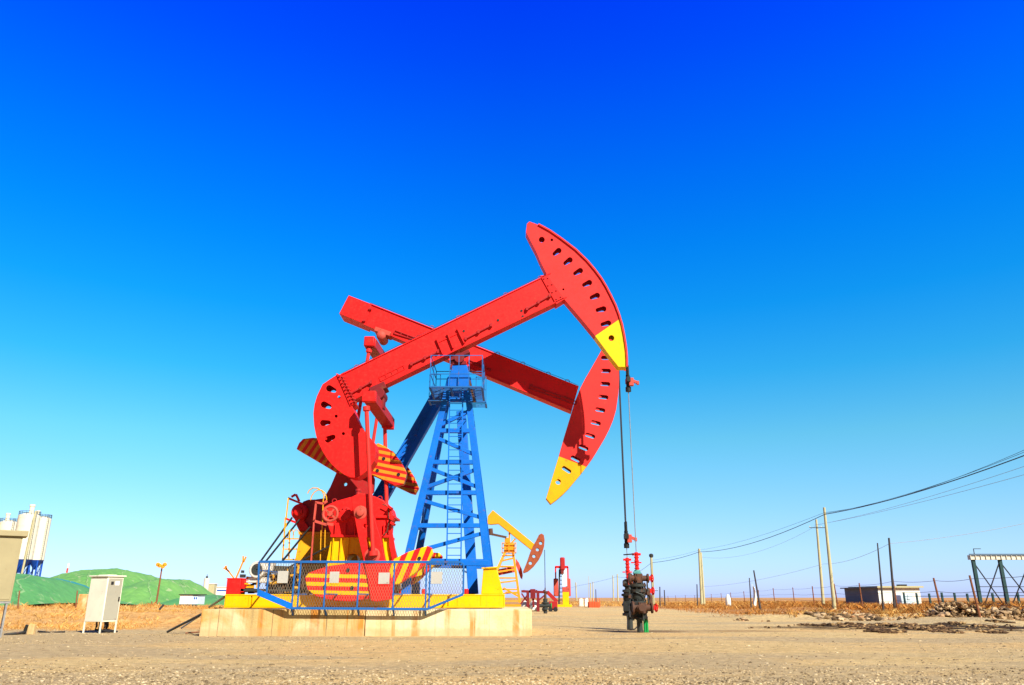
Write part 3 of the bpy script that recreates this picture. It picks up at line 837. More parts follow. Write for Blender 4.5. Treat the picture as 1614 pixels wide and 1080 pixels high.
# --- gearboxes
def px_poly(name, pts, y0, y1, mat, root, bevel=.02, floor=None):
    q = on(y0, *pts)
    mb = MB(); mb.poly([(p.x, p.z) for p in q], y0, y1)
    return mb.build(name, mat, root, bevel=bevel)
gb = px_poly('gearbox', z1((722, 352), (760, 330), (800, 312), (880, 290), (960, 281), (1010, 286), (1060, 308), (1100, 352), (1112, 395), (1092, 430), (1086, 500), (1076, 512), (778, 512), (760, 470), (745, 420)), 31.68, 32.95, M['red'], fp, .04)
mb = MB()
a, b = on(31.68, *z1((770, 400), (1112, 400))); mb.bar(a + Vector((0, .7, 0)), b + Vector((.08, .7, 0)), .09, 1.6, up=(0, 1, 0))
a, b = on(31.68, *z1((772, 505), (1085, 508))); mb.bar(a + Vector((0, .7, 0)), b + Vector((.05, .7, 0)), .10, 1.65, up=(0, 1, 0))
for k in range(6):
    p = a.lerp(b, .08 + k * .17); mb.box(p + Vector((0, -.06, .25)), (.05, .12, .5))
fl1 = mb.build('housing_flange', M['red'], gb, bevel=.01)
mb = MB(); c = P(*z1((845, 385))[0], 31.68); mb.lathe(c + Vector((0, .02, 0)), (0, -1, 0), [(0, .30), (.10, .30), (.14, .26), (.16, .1)], 22); mb.build('bearing_cover', M['red'], gb)
mb = MB()
for q in z1((1098, 350), (1108, 412), (1112, 438)): mb.box(P(*q, 31.6), (.16, .5, .10), Matrix.Rotation(R(30), 3, 'Y'))
mb.build('lug', M['red'], gb, bevel=.01)
mb = MB(); c = P(*z1((845, 385))[0], 31.5)
for k in range(10): t = 2 * math.pi * k / 10; d = Vector((math.cos(t), 0, math.sin(t))) * .24; mb.tube(c + d + Vector((0, .0, 0)), c + d + Vector((0, .12, 0)), .025, n=6)
mb.build('cover_bolts', M['red_dark'], gb)
mb = MB()
for q in ((790, 330), (1040, 315)):
    p = P(*z1(q)[0], 31.9); mb.torus(p + Vector((0, 0, .12)), (0, 1, 0), .09, .022, n=14, k=6); mb.tube(p + Vector((0, 0, -.1)), p + Vector((0, 0, .04)), .04, n=8)
mb.build('lifting_eye', M['red_dark'], gb)
mb = MB(); mb.path(on(31.5, *z1((1055, 330), (1085, 345), (1092, 420), (1080, 480), (1060, 500))), .025, 7); mb.build('oil_pipe', M['iron_brown'], gb)
mb = MB(); p = P(*z1((920, 288))[0], 32.0); mb.tube(p + Vector((0, 0, -.1)), p + Vector((0, 0, .22)), .09, n=12); mb.tube(p + Vector((0, 0, .22)), p + Vector((0, 0, .30)), .12, n=12); mb.build('breather_cap', M['red_dark'], gb)
pedestal = plate('gearbox_pedestal', z1((775, 512), (1090, 512), (1128, 660), (1135, 800), (1140, 832), (715, 832), (735, 700)), [disc(*z1((890, 645)), 12.5)], 31.72, 32.9, M['yellow'], fp, .015)
mb = MB()
for u in (790, 832, 872, 1030, 1060): 
    a, b = on(31.72, *z1((u, 516), (u - (12 if u < 900 else -16), 640))); mb.bar(a + Vector((0, -.06, 0)), b + Vector((0, -.02, 0)), .035, .12)
mb.build('gusset', M['yellow'], pedestal)
px_poly('gearbox_side_plate', z1((1085, 430), (1100, 430), (1130, 612), (1132, 660), (1112, 660), (1092, 560)), 31.56, 31.70, M['red'], fp, .01)
# rear gearbox
rg = px_poly('gearbox', zg((290, 235), (350, 212), (440, 210), (560, 192), (660, 200), (900, 200), (950, 330), (900, 610), (250, 610), (215, 540), (180, 430), (230, 330)), 34.15, 35.75, M['red_dark'], rp, .04)  # shade on the rear housing is put into its darker red
mb = MB(); a, b = on(34.15, *zg((245, 622), (900, 628))); mb.bar(a + Vector((0, .8, 0)), b + Vector((0, .8, 0)), .12, 1.9, up=(0, 1, 0)); mb.build('housing_flange', M['orange'], rg, bevel=.01)
px_poly('gearbox_pedestal', zg((250, 632), (880, 632), (960, 960), (980, 1360), (150, 1360), (190, 960)), 34.2, 35.7, M['yellow_rust'], rp, .02)
mb = MB(); c = P(*zg((240, 362))[0], 33.8)
mb.lathe(c + Vector((0, .35, 0)), (0, -1, 0), [(0, .30), (.05, .345), (.30, .345), (.36, .30), (.38, .18), (.48, .17), (.52, .08)], 26); mb.build('belt_pulley', M['red'], rg)
px_poly('pulley_guard', zg((235, 262), (310, 300), (335, 400), (300, 470), (390, 590), (250, 590), (215, 520), (190, 460), (150, 400)), 33.98, 34.14, M['red'], rp, .02)
mb = MB()
for a, b in (((110, 195), (280, 265)), ((205, 150), (245, 235)), ((70, 440), (200, 490)), ((150, 180), (200, 150))):
    p, q = on(33.85, *zg(a, b)); mb.bar(p, q, .09, .08)
mb.build('brake_arm', M['red'], rp)
# brake wheel of the front unit
mb = MB(); c = P(*zg((622, 385))[0], 30.95)
mb.torus(c, (0, 1, 0), .28, .055, n=26, k=8); mb.tube(c + Vector((0, -.10, 0)), c + Vector((0, .22, 0)), .10, n=14)
for k in range(4):
    t = R(45 + 90 * k) + .1; d = Vector((math.cos(t), 0, math.sin(t))); mb.bar(c + d * .08, c + d * .27, .07, .06)
mb.build('brake_wheel', M['red_old'], fp)
mb = MB()
for a, b, w in (((440, 245), (550, 265), .08), ((450, 250), (425, 470), .07), ((420, 470), (580, 520), .10), ((540, 260), (585, 230), .10), ((580, 505), (660, 520), .10), ((425, 470), (390, 960), .05)):
    p, q = on(30.85, *zg(a, b)); mb.bar(p, q, w, .08)
mb.build('brake_arm', M['red_old'], fp)
# arched yellow handrail and ladders
mb = MB()
mb.path(on(31.0, *zg((380, 220), (395, 170), (425, 125), (470, 95), (520, 100), (558, 135), (575, 190), (578, 250))), .022)
mb.path(on(31.4, *zg((345, 140), (365, 100), (410, 70), (470, 75), (520, 110), (545, 160), (535, 230), (520, 620))), .022)
mb.bar(*on(31.0, *zg((560, 560), (555, 830))), .03, .03); mb.bar(*on(31.0, *zg((510, 590), (500, 960))), .03, .03)
mb.build('arched_handrail', M['yellow_rust'], fp)
mb = MB()
for a, b in (((112, 195), (85, 440)), ((75, 440), (40, 960)), ((128, 580), (118, 930)), ((75, 690), (240, 690)), ((65, 815), (215, 815)), ((60, 940), (200, 940)), ((85, 500), (75, 560))):
    mb.bar(*on(33.5, *zg(a, b)), .05, .05)
for cx in (130, 195):
    mb.path(on(33.6, *zg((cx - 25, 690), (cx - 20, 610), (cx + 5, 578), (cx + 35, 585), (cx + 50, 640))), .018)
mb.build('service_ladder', M['yellow_rust'], rp)
# belts
for root, a, b, y in ((rp, (158, 430), (-40, 700), 33.7), (rp, (250, 455), (-5, 960), 33.7)):
    p, q = on(y, *zg(a, b)); q2 = P(*zg(b)[0], 33.0)
    MB().bar(p, P(410 + (8 if a[0] > 200 else 0), 886, 33.3), .05, .12).build('drive_belt', M['black'], root)
for a, b in (((380, 545), (60, 935)), ((610, 780), (110, 1040))):
    p, q = on(30.9, *zg(a, b)); MB().bar(p, p + (q - p) * 1.1, .05, .12).build('drive_belt', M['black'], fp)

# --- cranks, counterweights, pitmans
W1 = [.5]
YELS = (.80, .40, .0)
def stripes(name, d, period, org_px, y, root, cols=(RED, YEL), duty=.5, shift=0.0, lim=None):
    d = Vector(d).normalized(); o = P(*org_px, y) - root.location
    return paint(name, cols[0], .5, rust=.1, dirt=.35, col2=cols[1], stripe=(d, period, -d.dot(o) + shift + period * 50, duty) + (() if lim is None else (period * 50 + lim[0], period * 50 + lim[1])))
ms1 = stripes('stripes_level', (.02, 0, 1), .300, z1((700, 731))[0], 30.86, fp, duty=.46, lim=(-.66, .2))
lob = px_poly('counterweight', z1((628, 735), (650, 706), (700, 688), (765, 668), (870, 655), (960, 652), (990, 690), (1010, 760), (975, 852), (880, 866), (780, 860), (690, 838), (640, 800)), 30.86, 31.3, ms1, fp, .03)
mb = MB()
for q in z1((866, 692), (888, 790), (738, 786)): 
    p = P(*q, 30.86); mb.tube(p + Vector((0, -.03, 0)), p + Vector((0, .02, 0)), .075, n=12)
mb.build('weight_bolt', M['iron'], lob)
ms2 = stripes('stripes_leaning', (.93, 0, -.36), .40, z2((283, 600))[0], 30.55, fp)
lob2 = px_poly('counterweight', z2((150, 680), (195, 640), (290, 592), (395, 560), (418, 568), (426, 600), (402, 648), (330, 708), (240, 770), (190, 775)), 30.88, 31.28, ms2, fp, .03)
mb = MB(); p = P(*z2((352, 628))[0], 30.88); mb.tube(p + Vector((0, -.03, 0)), p + Vector((0, .02, 0)), .07, n=12); mb.build('weight_bolt', M['iron'], lob2)
ms3 = stripes('stripes_far', (.93, 0, -.36), .40, z2((350, 700))[0], 33.0, fp)
px_poly('counterweight', z2((190, 740), (430, 596), (462, 598), (478, 618), (470, 632), (345, 752), (300, 775)), 32.95, 33.4, ms3, fp, .03)
arm = plate('crank', z1((880, 292), (905, 280), (930, 272), (972, 274), (985, 300), (1012, 410), (1045, 520), (1068, 640), (1100, 720), (1112, 800), (1106, 852), (1020, 866), (990, 860), (972, 740), (950, 640), (925, 530), (900, 400)), [disc(*z1((960, 450)), 3.2), capsule(*z1((975, 520), (982, 560)), 2.6)], 30.80, 31.12, M['red'], fp, .02)
mb = MB()
for q, r in (((935, 375), .16), ((1000, 612), .20)):
    p = P(*z1(q)[0], 30.80); mb.lathe(p + Vector((0, .02, 0)), (0, -1, 0), [(0, r + .1), (.04, r + .1), (.06, r), (.14, r * .9), (.16, r * .5)], 18)
mb.build('crank_pin', M['red_old'], arm)
plate('crank', z1((1010, 430), (1050, 430), (1140, 700), (1120, 820), (1060, 820)), [], 33.05, 33.4, M['red'], fp, .02)

def pitman(root, top, bot, yt, yb, r):
    p, q = P(*top, yt), P(*bot, yb)
    mb = MB(); mb.tube(p, q, r, n=12); mb.tube(p, p + (q - p) * .03, r * 1.7, n=12); mb.tube(q - (q - p) * .03, q, r * 2.2, n=12)
    return mb.build('pitman_arm', M['red_pale'], root)
pitman(fp, (577.5, 641), (588, 876), 30.66, 30.66, .085)
pitman(fp, (606.5, 668), (611, 880), 33.75, 33.75, .085)
# front equalizer
eq = MB(); a, b = P(583, 626, 30.75), P(613, 668, 33.9)
eq.bar(a, b, .50, .42, up=(0, 0, 1)); eqo = eq.build('equalizer', M['red_dark'], fp, bevel=.03)
mb = MB(); mb.box(a + Vector((0, -.12, -.02)), (.56, .3, .44)); mb.box(b + Vector((0, -.08, -.06)), (.48, .3, .42)); mb.build('equalizer_end', M['red'], eqo, bevel=.03)
mb = MB(); c = P(*z3((572, 590))[0], FY); mb.tube(c + Vector((0, -.5, 0)), c + Vector((0, .5, 0)), .26, n=18); mb.box(c + Vector((-.05, 0, .25)), (.7, .8, .3), Matrix.Rotation(R(-25), 3, 'Y')); mb.box(c + Vector((.02, 0, -.35)), (.4, .5, .5)); mb.build('tail_bearing', M['maroon'], eqo, bevel=.02)  # bearing coloured maroon for the shade under the beam tail
# rear equalizer and pitmans
a, b = P(584, 541, 33.75), P(607, 575, 36.9)
eqr = MB().bar(a, b, .5, .46, up=(0, 0, 1)).build('equalizer', M['red_dark'], rp, bevel=.03)
mb = MB(); mb.box(a + Vector((-.03, -.08, .03)), (.48, .3, .48)); mb.build('equalizer_end', M['red'], eqr, bevel=.05)
mb = MB(); c = P(*z3((585, 262))[0], RY - .1); mb.lathe(c + Vector((0, .5, 0)), (0, -1, 0), [(0, .22), (.9, .22), (.95, .17), (1.0, .08)], 18); mb.box(c + Vector((.05, 0, .22)), (.8, .7, .22), Matrix.Rotation(R(20), 3, 'Y')); mb.build('tail_bearing', M['red_old'], eqr, bevel=.02)
pitman(rp, (582, 550), (551, 742), 33.75, 33.75, .08)
pitman(rp, (597, 640), (578, 760), 36.9, 36.9, .08)
# rear crank and counterweights
OR2 = (.70, .24, .012)
plate('crank', z1((735, 292), (768, 235), (800, 160), (820, 90), (880, 60), (960, 80), (1010, 190), (1005, 262), (965, 300), (850, 320)), [disc(*z1((850, 220)), 3)], 33.85, 34.1, M['red_dark'], rp, .02)  # darker red than the front crank, painting it as shaded
m4 = stripes('stripes_upper', (.20, 0, 1), .268, z1((1080, 60))[0], 33.7, rp, (RED, OR2))
lob = px_poly('counterweight', z3((500, 850), (545, 868), (560, 858), (600, 876), (645, 908), (690, 962), (715, 1010), (722, 1030), (716, 1055), (704, 1092), (660, 1102), (540, 1045), (480, 1020)), 33.55, 34.0, m4, rp, .03)
mb = MB()
for q in z1((1062, 80), (1143, 167), (1027, 146)):
    p = P(*q, 33.55); mb.tube(p + Vector((0, -.03, 0)), p + Vector((0, .02, 0)), .075, n=12)
mb.build('weight_bolt', M['iron'], lob)
m5 = stripes('stripes_far_upper', (.20, 0, 1), .268, z1((1230, 200))[0], 36.6, rp, (RED, OR2))
px_poly('counterweight', z3((640, 900), (700, 960), (735, 1000), (765, 1050), (790, 1110), (770, 1148), (740, 1140), (560, 1055)), 36.5, 36.95, m5, rp, .03)
m6 = stripes('stripes_upper_left', (.85, 0, -.5), .30, z3((150, 850))[0], 33.7, rp, (RED, OR2))
px_poly('counterweight', z3((97, 892), (112, 858), (135, 834), (190, 828), (225, 830), (330, 850), (500, 930), (480, 1020), (330, 1030), (200, 952)), 33.56, 34.02, m6, rp, .03)

# --- motor, control box and pipes on the left end
mo = MB(); c = P(406.5, 898, 31.7)
mo.lathe(c, (0, 1, 0), [(-.12, .30), (-.08, .325), (.05, .325), (.07, .29), (.8, .29), (.82, .31), (.9, .31)], 24)
for k in range(16):
    t = 2 * math.pi * k / 16; d = Vector((math.cos(t), 0, math.sin(t))); mo.bar(c + d * .29 + Vector((0, .1, 0)), c + d * .29 + Vector((0, .78, 0)), .02, .07, up=d)
mo.box(c + Vector((.35, .45, .12)), (.3, .4, .3)); mo.box(c + Vector((0, .4, -.36)), (.7, .7, .14)); mo.box(c + Vector((0, .4, -.45)), (.9, .9, .08))
mot = mo.build('electric_motor', M['motor'], fp, bevel=.008)
mb = MB()
mb.lathe(c + Vector((0, -.121, 0)), (0, -1, 0), [(0, .22), (.004, .22)], 22)
for r in (.07, .14, .21): mb.torus(c + Vector((0, -.125, 0)), (0, 1, 0), r, .012, n=22, k=5)
for k in range(6):
    t = math.pi * k / 6; d = Vector((math.cos(t), 0, math.sin(t))) * .21; mb.bar(c - d + Vector((0, -.128, 0)), c + d + Vector((0, -.128, 0)), .02, .02)
mb.build('fan_cover', M['iron_grey'], mot)
cb = MB(); a, b = P(355.5, 935, 31.4), P(380, 912.5, 31.4); cb.span((a.x, 31.4, 1.42), (b.x, 32.05, b.z)); cbo = cb.build('control_box', M['red'], fp, bevel=.02)
mb = MB(); mb.span((b.x + .01, 31.45, 1.50), (b.x + .13, 31.9, b.z - .02)); mb.span((a.x - .02, 31.38, b.z), (b.x + .02, 32.07, b.z + .03)); mb.build('box_lid', M['red'], cbo, bevel=.008)
mb = MB()
for a, b in (((240, 738), (190, 672)), ((215, 700), (182, 680)), ((200, 690), (196, 668))): mb.bar(*on(31.7, *z1(a, b)), .045, .045)
for a, b in (((250, 738), (292, 640)), ((290, 645), (290, 615)), ((292, 650), (306, 618))): mb.bar(*on(31.75, *z1(a, b)), .05, .05)
mb.build('brake_handle', M['orange'], fp)
mb = MB()   # tangle of pipe, rails and brackets beside the motor
rnd = random.Random(3)
for k in range(46):
    u, v = rnd.uniform(378, 478), rnd.uniform(900, 934)
    p = P(u, v, rnd.uniform(31.45, 32.9)); L = rnd.uniform(.15, .55); t = rnd.choice((0, 0, .1, -.2, 1.57, 1.2, .6))
    mb.tube(p, p + Vector((L * math.cos(t), rnd.uniform(-.1, .1), L * math.sin(t) * .6)), rnd.uniform(.02, .06), n=7)
mb.build('pipework', M['yellow_rust'], fp)
mb = MB()
for k in range(26):
    u, v = rnd.uniform(382, 480), rnd.uniform(896, 932); p = P(u, v, rnd.uniform(31.6, 33.0)); mb.box(p, (rnd.uniform(.06, .3), .2, rnd.uniform(.08, .3)))
a, b = on(32.3, (430, 898), (478, 900)); mb.bar(a, b, .3, .5); mb.bar(*on(31.6, (380, 930), (480, 931)), .1, .3)
for u in (452, 462, 470): mb.tube(P(u, 934, 31.6), P(u + 3, 902, 31.6), .03, n=6)
mb.build('slide_rail', M['iron_grey'], fp)
MB().span((P(415, 906, 32).x, 32.5, 1.42), (P(478, 906, 32).x, 33.2, 2.2)).build('motor_bed', M['iron_brown'], fp, bevel=.02)

# --- bridles, carrier bars, polished rods
def string(root, Y, u, v_head, v_car, base_z, cable_px):
    top = P(u, v_head, Y); x = top.x
    zc = P(u, v_car, Y).z
    for dy in (-.14, .14):
        mb = MB(); mb.tube((x, Y + dy, zc + .25), (x, Y + dy, top.z + .35), .022, n=7); mb.build('bridle_cable', M['cable'], root)
    mb = MB(); mb.box((x, Y, zc + .12), (.16, .5, .22)); mb.tube((x, Y, zc - .3), (x, Y, zc + .36), .085, n=12); mb.tube((x, Y, zc - .38), (x, Y, zc - .18), .12, n=12)
    for dy in (-.14, .14): mb.tube((x, Y + dy, zc + .2), (x, Y + dy, zc + .75), .05, n=8)
    cbo = mb.build('carrier_bar', M['iron'], root, bevel=.008)
    mb = MB(); mb.box((x + .12, Y - .1, zc + .02), (.2, .2, .34)); mb.bar((x + .12, Y - .1, zc + .1), (x + .42, Y - .1, zc - .02), .12, .1); mb.box((x + .40, Y - .1, zc - .02), (.10, .12, .16)); mb.build('load_clamp', M['red_old'], cbo, bevel=.01)
    mb = MB(); mb.tube((x, Y, base_z), (x, Y, zc), .018, n=8); mb.build('polished_rod', M['steel'], root)
    return x
xf = string(fp, FY, 988.5, 576, 604, 2.9, None)
xr_ = string(rp, RY, 975.5, 590, 850, 2.8, None)

# ------------------------------------------------------------------ safety fence
fy = 29.0
fence = thing('safety_fence', 'blue framed mesh guard standing before the striped counterweights', 'fence', (P(570, 960, fy).x, fy, .9))
fo = zf((38, 70), (1462, 72), (1484, 92), (1480, 300), (1225, 405), (265, 398), (30, 290))
fpz = on(fy, *fo)
mb = MB(); nF = len(fpz)
for k in range(nF):
    w = .085 if k in (0, 3, 4) else .06
    mb.bar(fpz[k], fpz[(k + 1) % nF], w, .06)
def clip_v(x):
    """bottom and top of the panel outline at x"""
    zs_ = []
    for k in range(nF):
        a, b = fpz[k], fpz[(k + 1) % nF]
        if (a.x - x) * (b.x - x) <= 0 and abs(a.x - b.x) > 1e-6: zs_.append(a.z + (b.z - a.z) * (x - a.x) / (b.x - a.x))
    return min(zs_), max(zs_)
for u in (90, 275, 315, 500, 735, 985, 1215, 1240):
    x = P(*zf((u, 300))[0], fy).x; a, b = clip_v(x); mb.bar((x, fy + .004, a), (x, fy + .004, b), .055, .05)
frm = mb.build('fence_frame', M['blue_fence'], fence, bevel=.006)
mb = MB(); a, b = fpz[6], fpz[5]
mb.bar(a + Vector((0, -.02, .02)), b + Vector((0, -.02, .06)), .20, .03, up=(0, 1, 0)); mb.build('toe_board', M['blue'], fence)
mb = MB()   # brackets back to the plinth
for u in (265, 500, 735, 985, 1210):
    p = P(*zf((u, 403))[0], fy); mb.bar(p, (p.x, Y0 + .01, .70), .05, .05); mb.bar(p + Vector((0, 0, .5)), (p.x, 31.33, p.z + .5), .05, .05)
for u in (38, 1478):
    p = P(*zf((u, 130))[0], fy); mb.bar(p, (p.x, 31.33, p.z), .05, .05)
mb.build('bracket', M['blue_fence'], fence)
# expanded metal: two families of strips cut to the outline
mb = MB()
def seg_clip(p, d):
    ts = []
    for k in range(nF):
        a, b = fpz[k], fpz[(k + 1) % nF]
        ex, ez = b.x - a.x, b.z - a.z; den = d[0] * ez - d[1] * ex
        if abs(den) < 1e-9: continue
        t = ((a.x - p[0]) * ez - (a.z - p[1]) * ex) / den
        s_ = ((a.x - p[0]) * d[1] - (a.z - p[1]) * d[0]) / den
        if -1e-6 <= s_ <= 1 + 1e-6: ts.append(t)
    return (min(ts), max(ts)) if len(ts) >= 2 else None
xa, xb = fpz[6].x - 3, fpz[2].x + 3; zmid = fpz[0].z
pitch = .092
for sg in (1, -1):
    d = (.45 * sg, 1.0); k = 0; x = xa
    while x < xb:
        c_ = seg_clip((x, zmid), d)
        if c_ and c_[1] - c_[0] > .05:
            a = Vector((x + d[0] * c_[0], fy + .012 + (.006 if sg > 0 else 0), zmid + d[1] * c_[0])); b = Vector((x + d[0] * c_[1], a.y, zmid + d[1] * c_[1]))
            mb.bar(a, b, .011, .006)
        x += pitch
mb.build('wire_mesh', M['mesh'], fence, smooth=False)
for (u, v, w, h), lb in zip(((207, 178, 82, 86), (571, 180, 72, 80), (921, 187, 82, 80), (1293, 183, 82, 86)), ('sign plate', 'sign plate', 'sign plate', 'sign plate')):
    a, b = P(*zf((u - w / 2, v + h / 2))[0], fy), P(*zf((u + w / 2, v - h / 2))[0], fy)
    MB().span((a.x, fy - .05, a.z), (b.x, fy - .035, b.z)).build('sign_plate', M['plate'], fence, bevel=.004)

# ------------------------------------------------------------------ wellheads
def valve(mb_, mbw, x, z, y, r, L, wheel=True):
    """gate valve lying along x: body tube with end flanges and a hand wheel on the right"""
    mb_.lathe((x - L / 2, y, z), (1, 0, 0), [(0, r * .5), (.01, r), (.08, r), (.085, r * .58), (L * .30, r * .62), (L * .30 + .004, r * .86), (L * .36, r * .86), (L * .36 + .004, r * .7), (L * .60, r * .7), (L * .60 + .004, r * .84), (L * .66, r * .84), (L * .66 + .004, r * .5), (L - .10, r * .5), (L - .095, r * .8), (L - .03, r * .8), (L, r * .3)], 14)
    mb_.box((x - L * .02, y, z), (L * .22, r * 1.75, r * 1.55))
    for k in range(6):
        t = 2 * math.pi * k / 6; mb_.tube((x - L / 2 + .02, y + math.cos(t) * r * .82, z + math.sin(t) * r * .82), (x - L / 2 + .13, y + math.cos(t) * r * .82, z + math.sin(t) * r * .82), .025, n=6)
    if wheel:
        e = x + L / 2
        mbw.tube((e - .02, y, z), (e + .16, y, z), .03, n=8); mbw.torus((e + .1, y, z), (1, .25, 0), .14, .02, n=18, k=6)
        for k in range(3):
            t = math.pi * k / 3; d = Vector((0, math.cos(t), math.sin(t))) * .14; mbw.bar(Vector((e + .1, y, z)) - d, Vector((e + .1, y, z)) + d, .025, .025)
        mbw.box((e + .02, y, z), (.10, .16, .16))

def stem(root, x, y, z0, z1_, lever):
    mb = MB(); prof = [(0, .09)]
    n = int((z1_ - z0) / .14)
    for k in range(n):
        h = k * .14; prof += [(h + .02, .075), (h + .06, .075), (h + .065, .105), (h + .10, .105), (h + .105, .075)]
    prof.append((z1_ - z0, .07)); mb.lathe((x, y, z0), (0, 0, 1), prof, 14)
    mb.box((x, y, z1_ - .08), (.34, .12, .09)); mb.box((x - .02, y, z0 + .3), (.42, .05, .05))
    so = mb.build('stuffing_box', M['red'], root, bevel=.006)
    if lever:
        mb = MB(); mb.bar((x - .1, y - .05, z1_ - .07), (x - .52, y - .05, z1_ - .10), .05, .06); mb.build('lever', M['iron'], so)

wy = 32.0; wx = xf
wf = thing('wellhead', 'nearer oil wellhead of dark stacked valves with red stem and hand wheels', 'wellhead', (wx, wy, 0), 'wellheads below the horseheads')
mb = MB(); mb.tube((wx, wy, -.2), (wx, wy, .55), .115, n=18); mb.build('casing_pipe', M['iron_grey'], wf)
for dx in (.21, .30):
    mb = MB(); mb.path([(wx + dx, wy + .1, -.2), (wx + dx, wy + .1, .45), (wx + dx - .04, wy + .06, .60)], .05, 10); mb.build('green_pipe', M['green_pipe'], wf)
mb = MB()
mb.lathe((wx, wy, .50), (0, 0, 1), [(0, .16), (.02, .33), (.10, .33), (.11, .26), (.22, .26), (.23, .34), (.33, .34), (.34, .24), (.55, .24), (.57, .30), (.62, .30)], 20)
mb.box((wx - .05, wy, .72), (.62, .50, .30)); mb.box((wx - .20, wy - .25, 1.0), (.22, .3, .3)); mb.tube((wx - .38, wy - .1, .95), (wx + .1, wy - .1, .95), .14, n=12)
for k in range(10):
    t = 2 * math.pi * k / 10
    for z in (.46, .70, 1.04): mb.tube((wx + .29 * math.cos(t), wy + .29 * math.sin(t), z), (wx + .29 * math.cos(t), wy + .29 * math.sin(t), z + .20), .022, n=6)
wo = mb.build('casing_head', M['iron'], wf, bevel=.01)
mb = MB(); mb.lathe((wx, wy, 1.08), (0, 0, 1), [(0, .2), (.02, .31), (.09, .31), (.1, .22), (.20, .27), (.34, .27), (.40, .2), (.42, .32), (.52, .32), (.53, .21), (.62, .2), (.63, .33), (.70, .33), (.72, .33), (.74, .2), (.80, .19)], 20)
for k in range(10):
    t = 2 * math.pi * k / 10
    for z in (1.44, 1.66): mb.tube((wx + .28 * math.cos(t), wy + .28 * math.sin(t), z), (wx + .28 * math.cos(t), wy + .28 * math.sin(t), z + .2), .022, n=6)
mb.tube((wx - .36, wy - .05, 1.62), (wx + .1, wy - .05, 1.62), .09, n=12); mb.build('spool', M['iron_grey'], wf)
bw, bb = MB(), MB()
valve(bb, bw, wx + .10, .92, wy - .30, .25, .84); bb.build('lower_valve', M['iron_brown'], wf); bw.build('hand_wheel', M['red'], wf)
mb = MB(); mb.lathe((wx + .02, wy - .54, .92), (0, -1, 0), [(0, .17), (.06, .17), (.07, .12), (.12, .12)], 16); mb.build('valve_cap', M['iron_brown'], wf)
bw, bb = MB(), MB()
valve(bb, bw, wx + .22, 1.55, wy - .05, .15, .50); bb.build('middle_valve', M['iron_brown'], wf); bw.build('hand_wheel', M['red'], wf)
mb = MB(); mb.path([(wx + .2, wy - .1, 1.5), (wx + .42, wy - .1, 1.42), (wx + .47, wy - .1, 1.28), (wx + .40, wy - .1, 1.1), (wx + .36, wy - .1, .95)], .075, 10); mb.build('elbow_pipe', M['iron_brown'], wf)
bw, bb = MB(), MB()
valve(bb, bw, wx + .05, 2.02, wy - .05, .22, .82); bb.build('upper_valve', M['iron_brown'], wf); bw.build('hand_wheel', M['red'], wf)
mb = MB(); mb.tube((wx, wy, 1.84), (wx, wy, 2.2), .15, n=16); mb.build('tee_body', M['iron_brown'], wf)
mb = MB(); mb.lathe((wx, wy, 2.18), (0, 0, 1), [(0, .16), (.06, .17), (.08, .12), (.16, .11)], 16); mb.box((wx - .02, wy - .08, 2.25), (.26, .12, .08)); mb.build('bonnet', M['teal_cap'], wf)
stem(wf, wx, wy, 2.32, 3.02, True)
for p_, q_, r_ in (((-.36, -.1, 1.0), (-.36, -.1, 1.7), .03), ((-.30, -.28, .45), (-.30, -.28, 1.1), .035), ((.34, -.2, 1.1), (.34, -.2, 1.9), .03), ((-.14, -.3, 1.5), (.24, -.34, 1.36), .025), ((.1, -.32, .45), (.1, -.34, .75), .04)):
    MB().tube(Vector((wx, wy, 0)) + Vector(p_), Vector((wx, wy, 0)) + Vector(q_), r_, n=8).build('small_pipe', M['iron_grey'], wf)
for p_ in ((-.36, -.14, 1.34), (.34, -.24, 1.46), (-.30, -.32, .74)):
    MB().box(Vector((wx, wy, 0)) + Vector(p_), (.10, .10, .13)).build('needle_valve', M['iron_brown'], wf, bevel=.01)
# rear well
vx, vy = xr_, RY
wr = thing('wellhead', 'farther oil wellhead with stout ribbed red stem and black hose loop at its foot', 'wellhead', (vx, vy, 0), 'wellheads below the horseheads')
mb = MB(); mb.tube((vx, vy, -.2), (vx, vy, .6), .12, n=18); mb.build('casing_pipe', M['iron_grey'], wr)
mb = MB(); mb.lathe((vx, vy, .55), (0, 0, 1), [(0, .15), (.02, .31), (.12, .31), (.13, .24), (.25, .27), (.40, .27), (.42, .32), (.50, .32), (.52, .23), (.7, .25), (.8, .25), (.82, .32), (.9, .32), (.92, .22), (1.0, .22)], 20)
mb.box((vx - .1, vy - .15, .95), (.34, .3, .4)); mb.build('casing_head', M['iron'], wr, bevel=.01)
mb = MB(); mb.lathe((vx, vy, 1.52), (0, 0, 1), [(0, .27), (.10, .27), (.12, .16), (.22, .16)], 20); mb.build('spool', M['iron_grey'], wr)
mb = MB(); mb.lathe((vx, vy, 1.72), (0, 0, 1), [(0, .17), (.05, .25), (.14, .25), (.16, .18), (.30, .2), (.34, .14)], 20); mb.tube((vx - .24, vy - .05, 1.88), (vx + .2, vy - .05, 1.88), .13, n=14); mb.build('tee_body', M['iron'], wr)
mb = MB(); mb.box((vx + .06, vy - .2, 1.95), (.2, .12, .26)); mb.build('gland', M['red_old'], wr, bevel=.01)
stem(wr, vx, vy, 2.05, 2.95, False)
mb = MB(); mb.path([(vx - .16 + .02 * math.sin(k), vy - .35 + .10 * math.cos(k * .5), z) for k, z in enumerate((.62, .5, .36, .22, .1, .04))] + [(vx - .05, vy - .5, .03), (vx + .12, vy - .5, .05), (vx + .25, vy - .45, .16), (vx + .32, vy - .35, .34), (vx + .30, vy - .28, .5)], .028, 8); mb.build('hose', M['black'], wr)

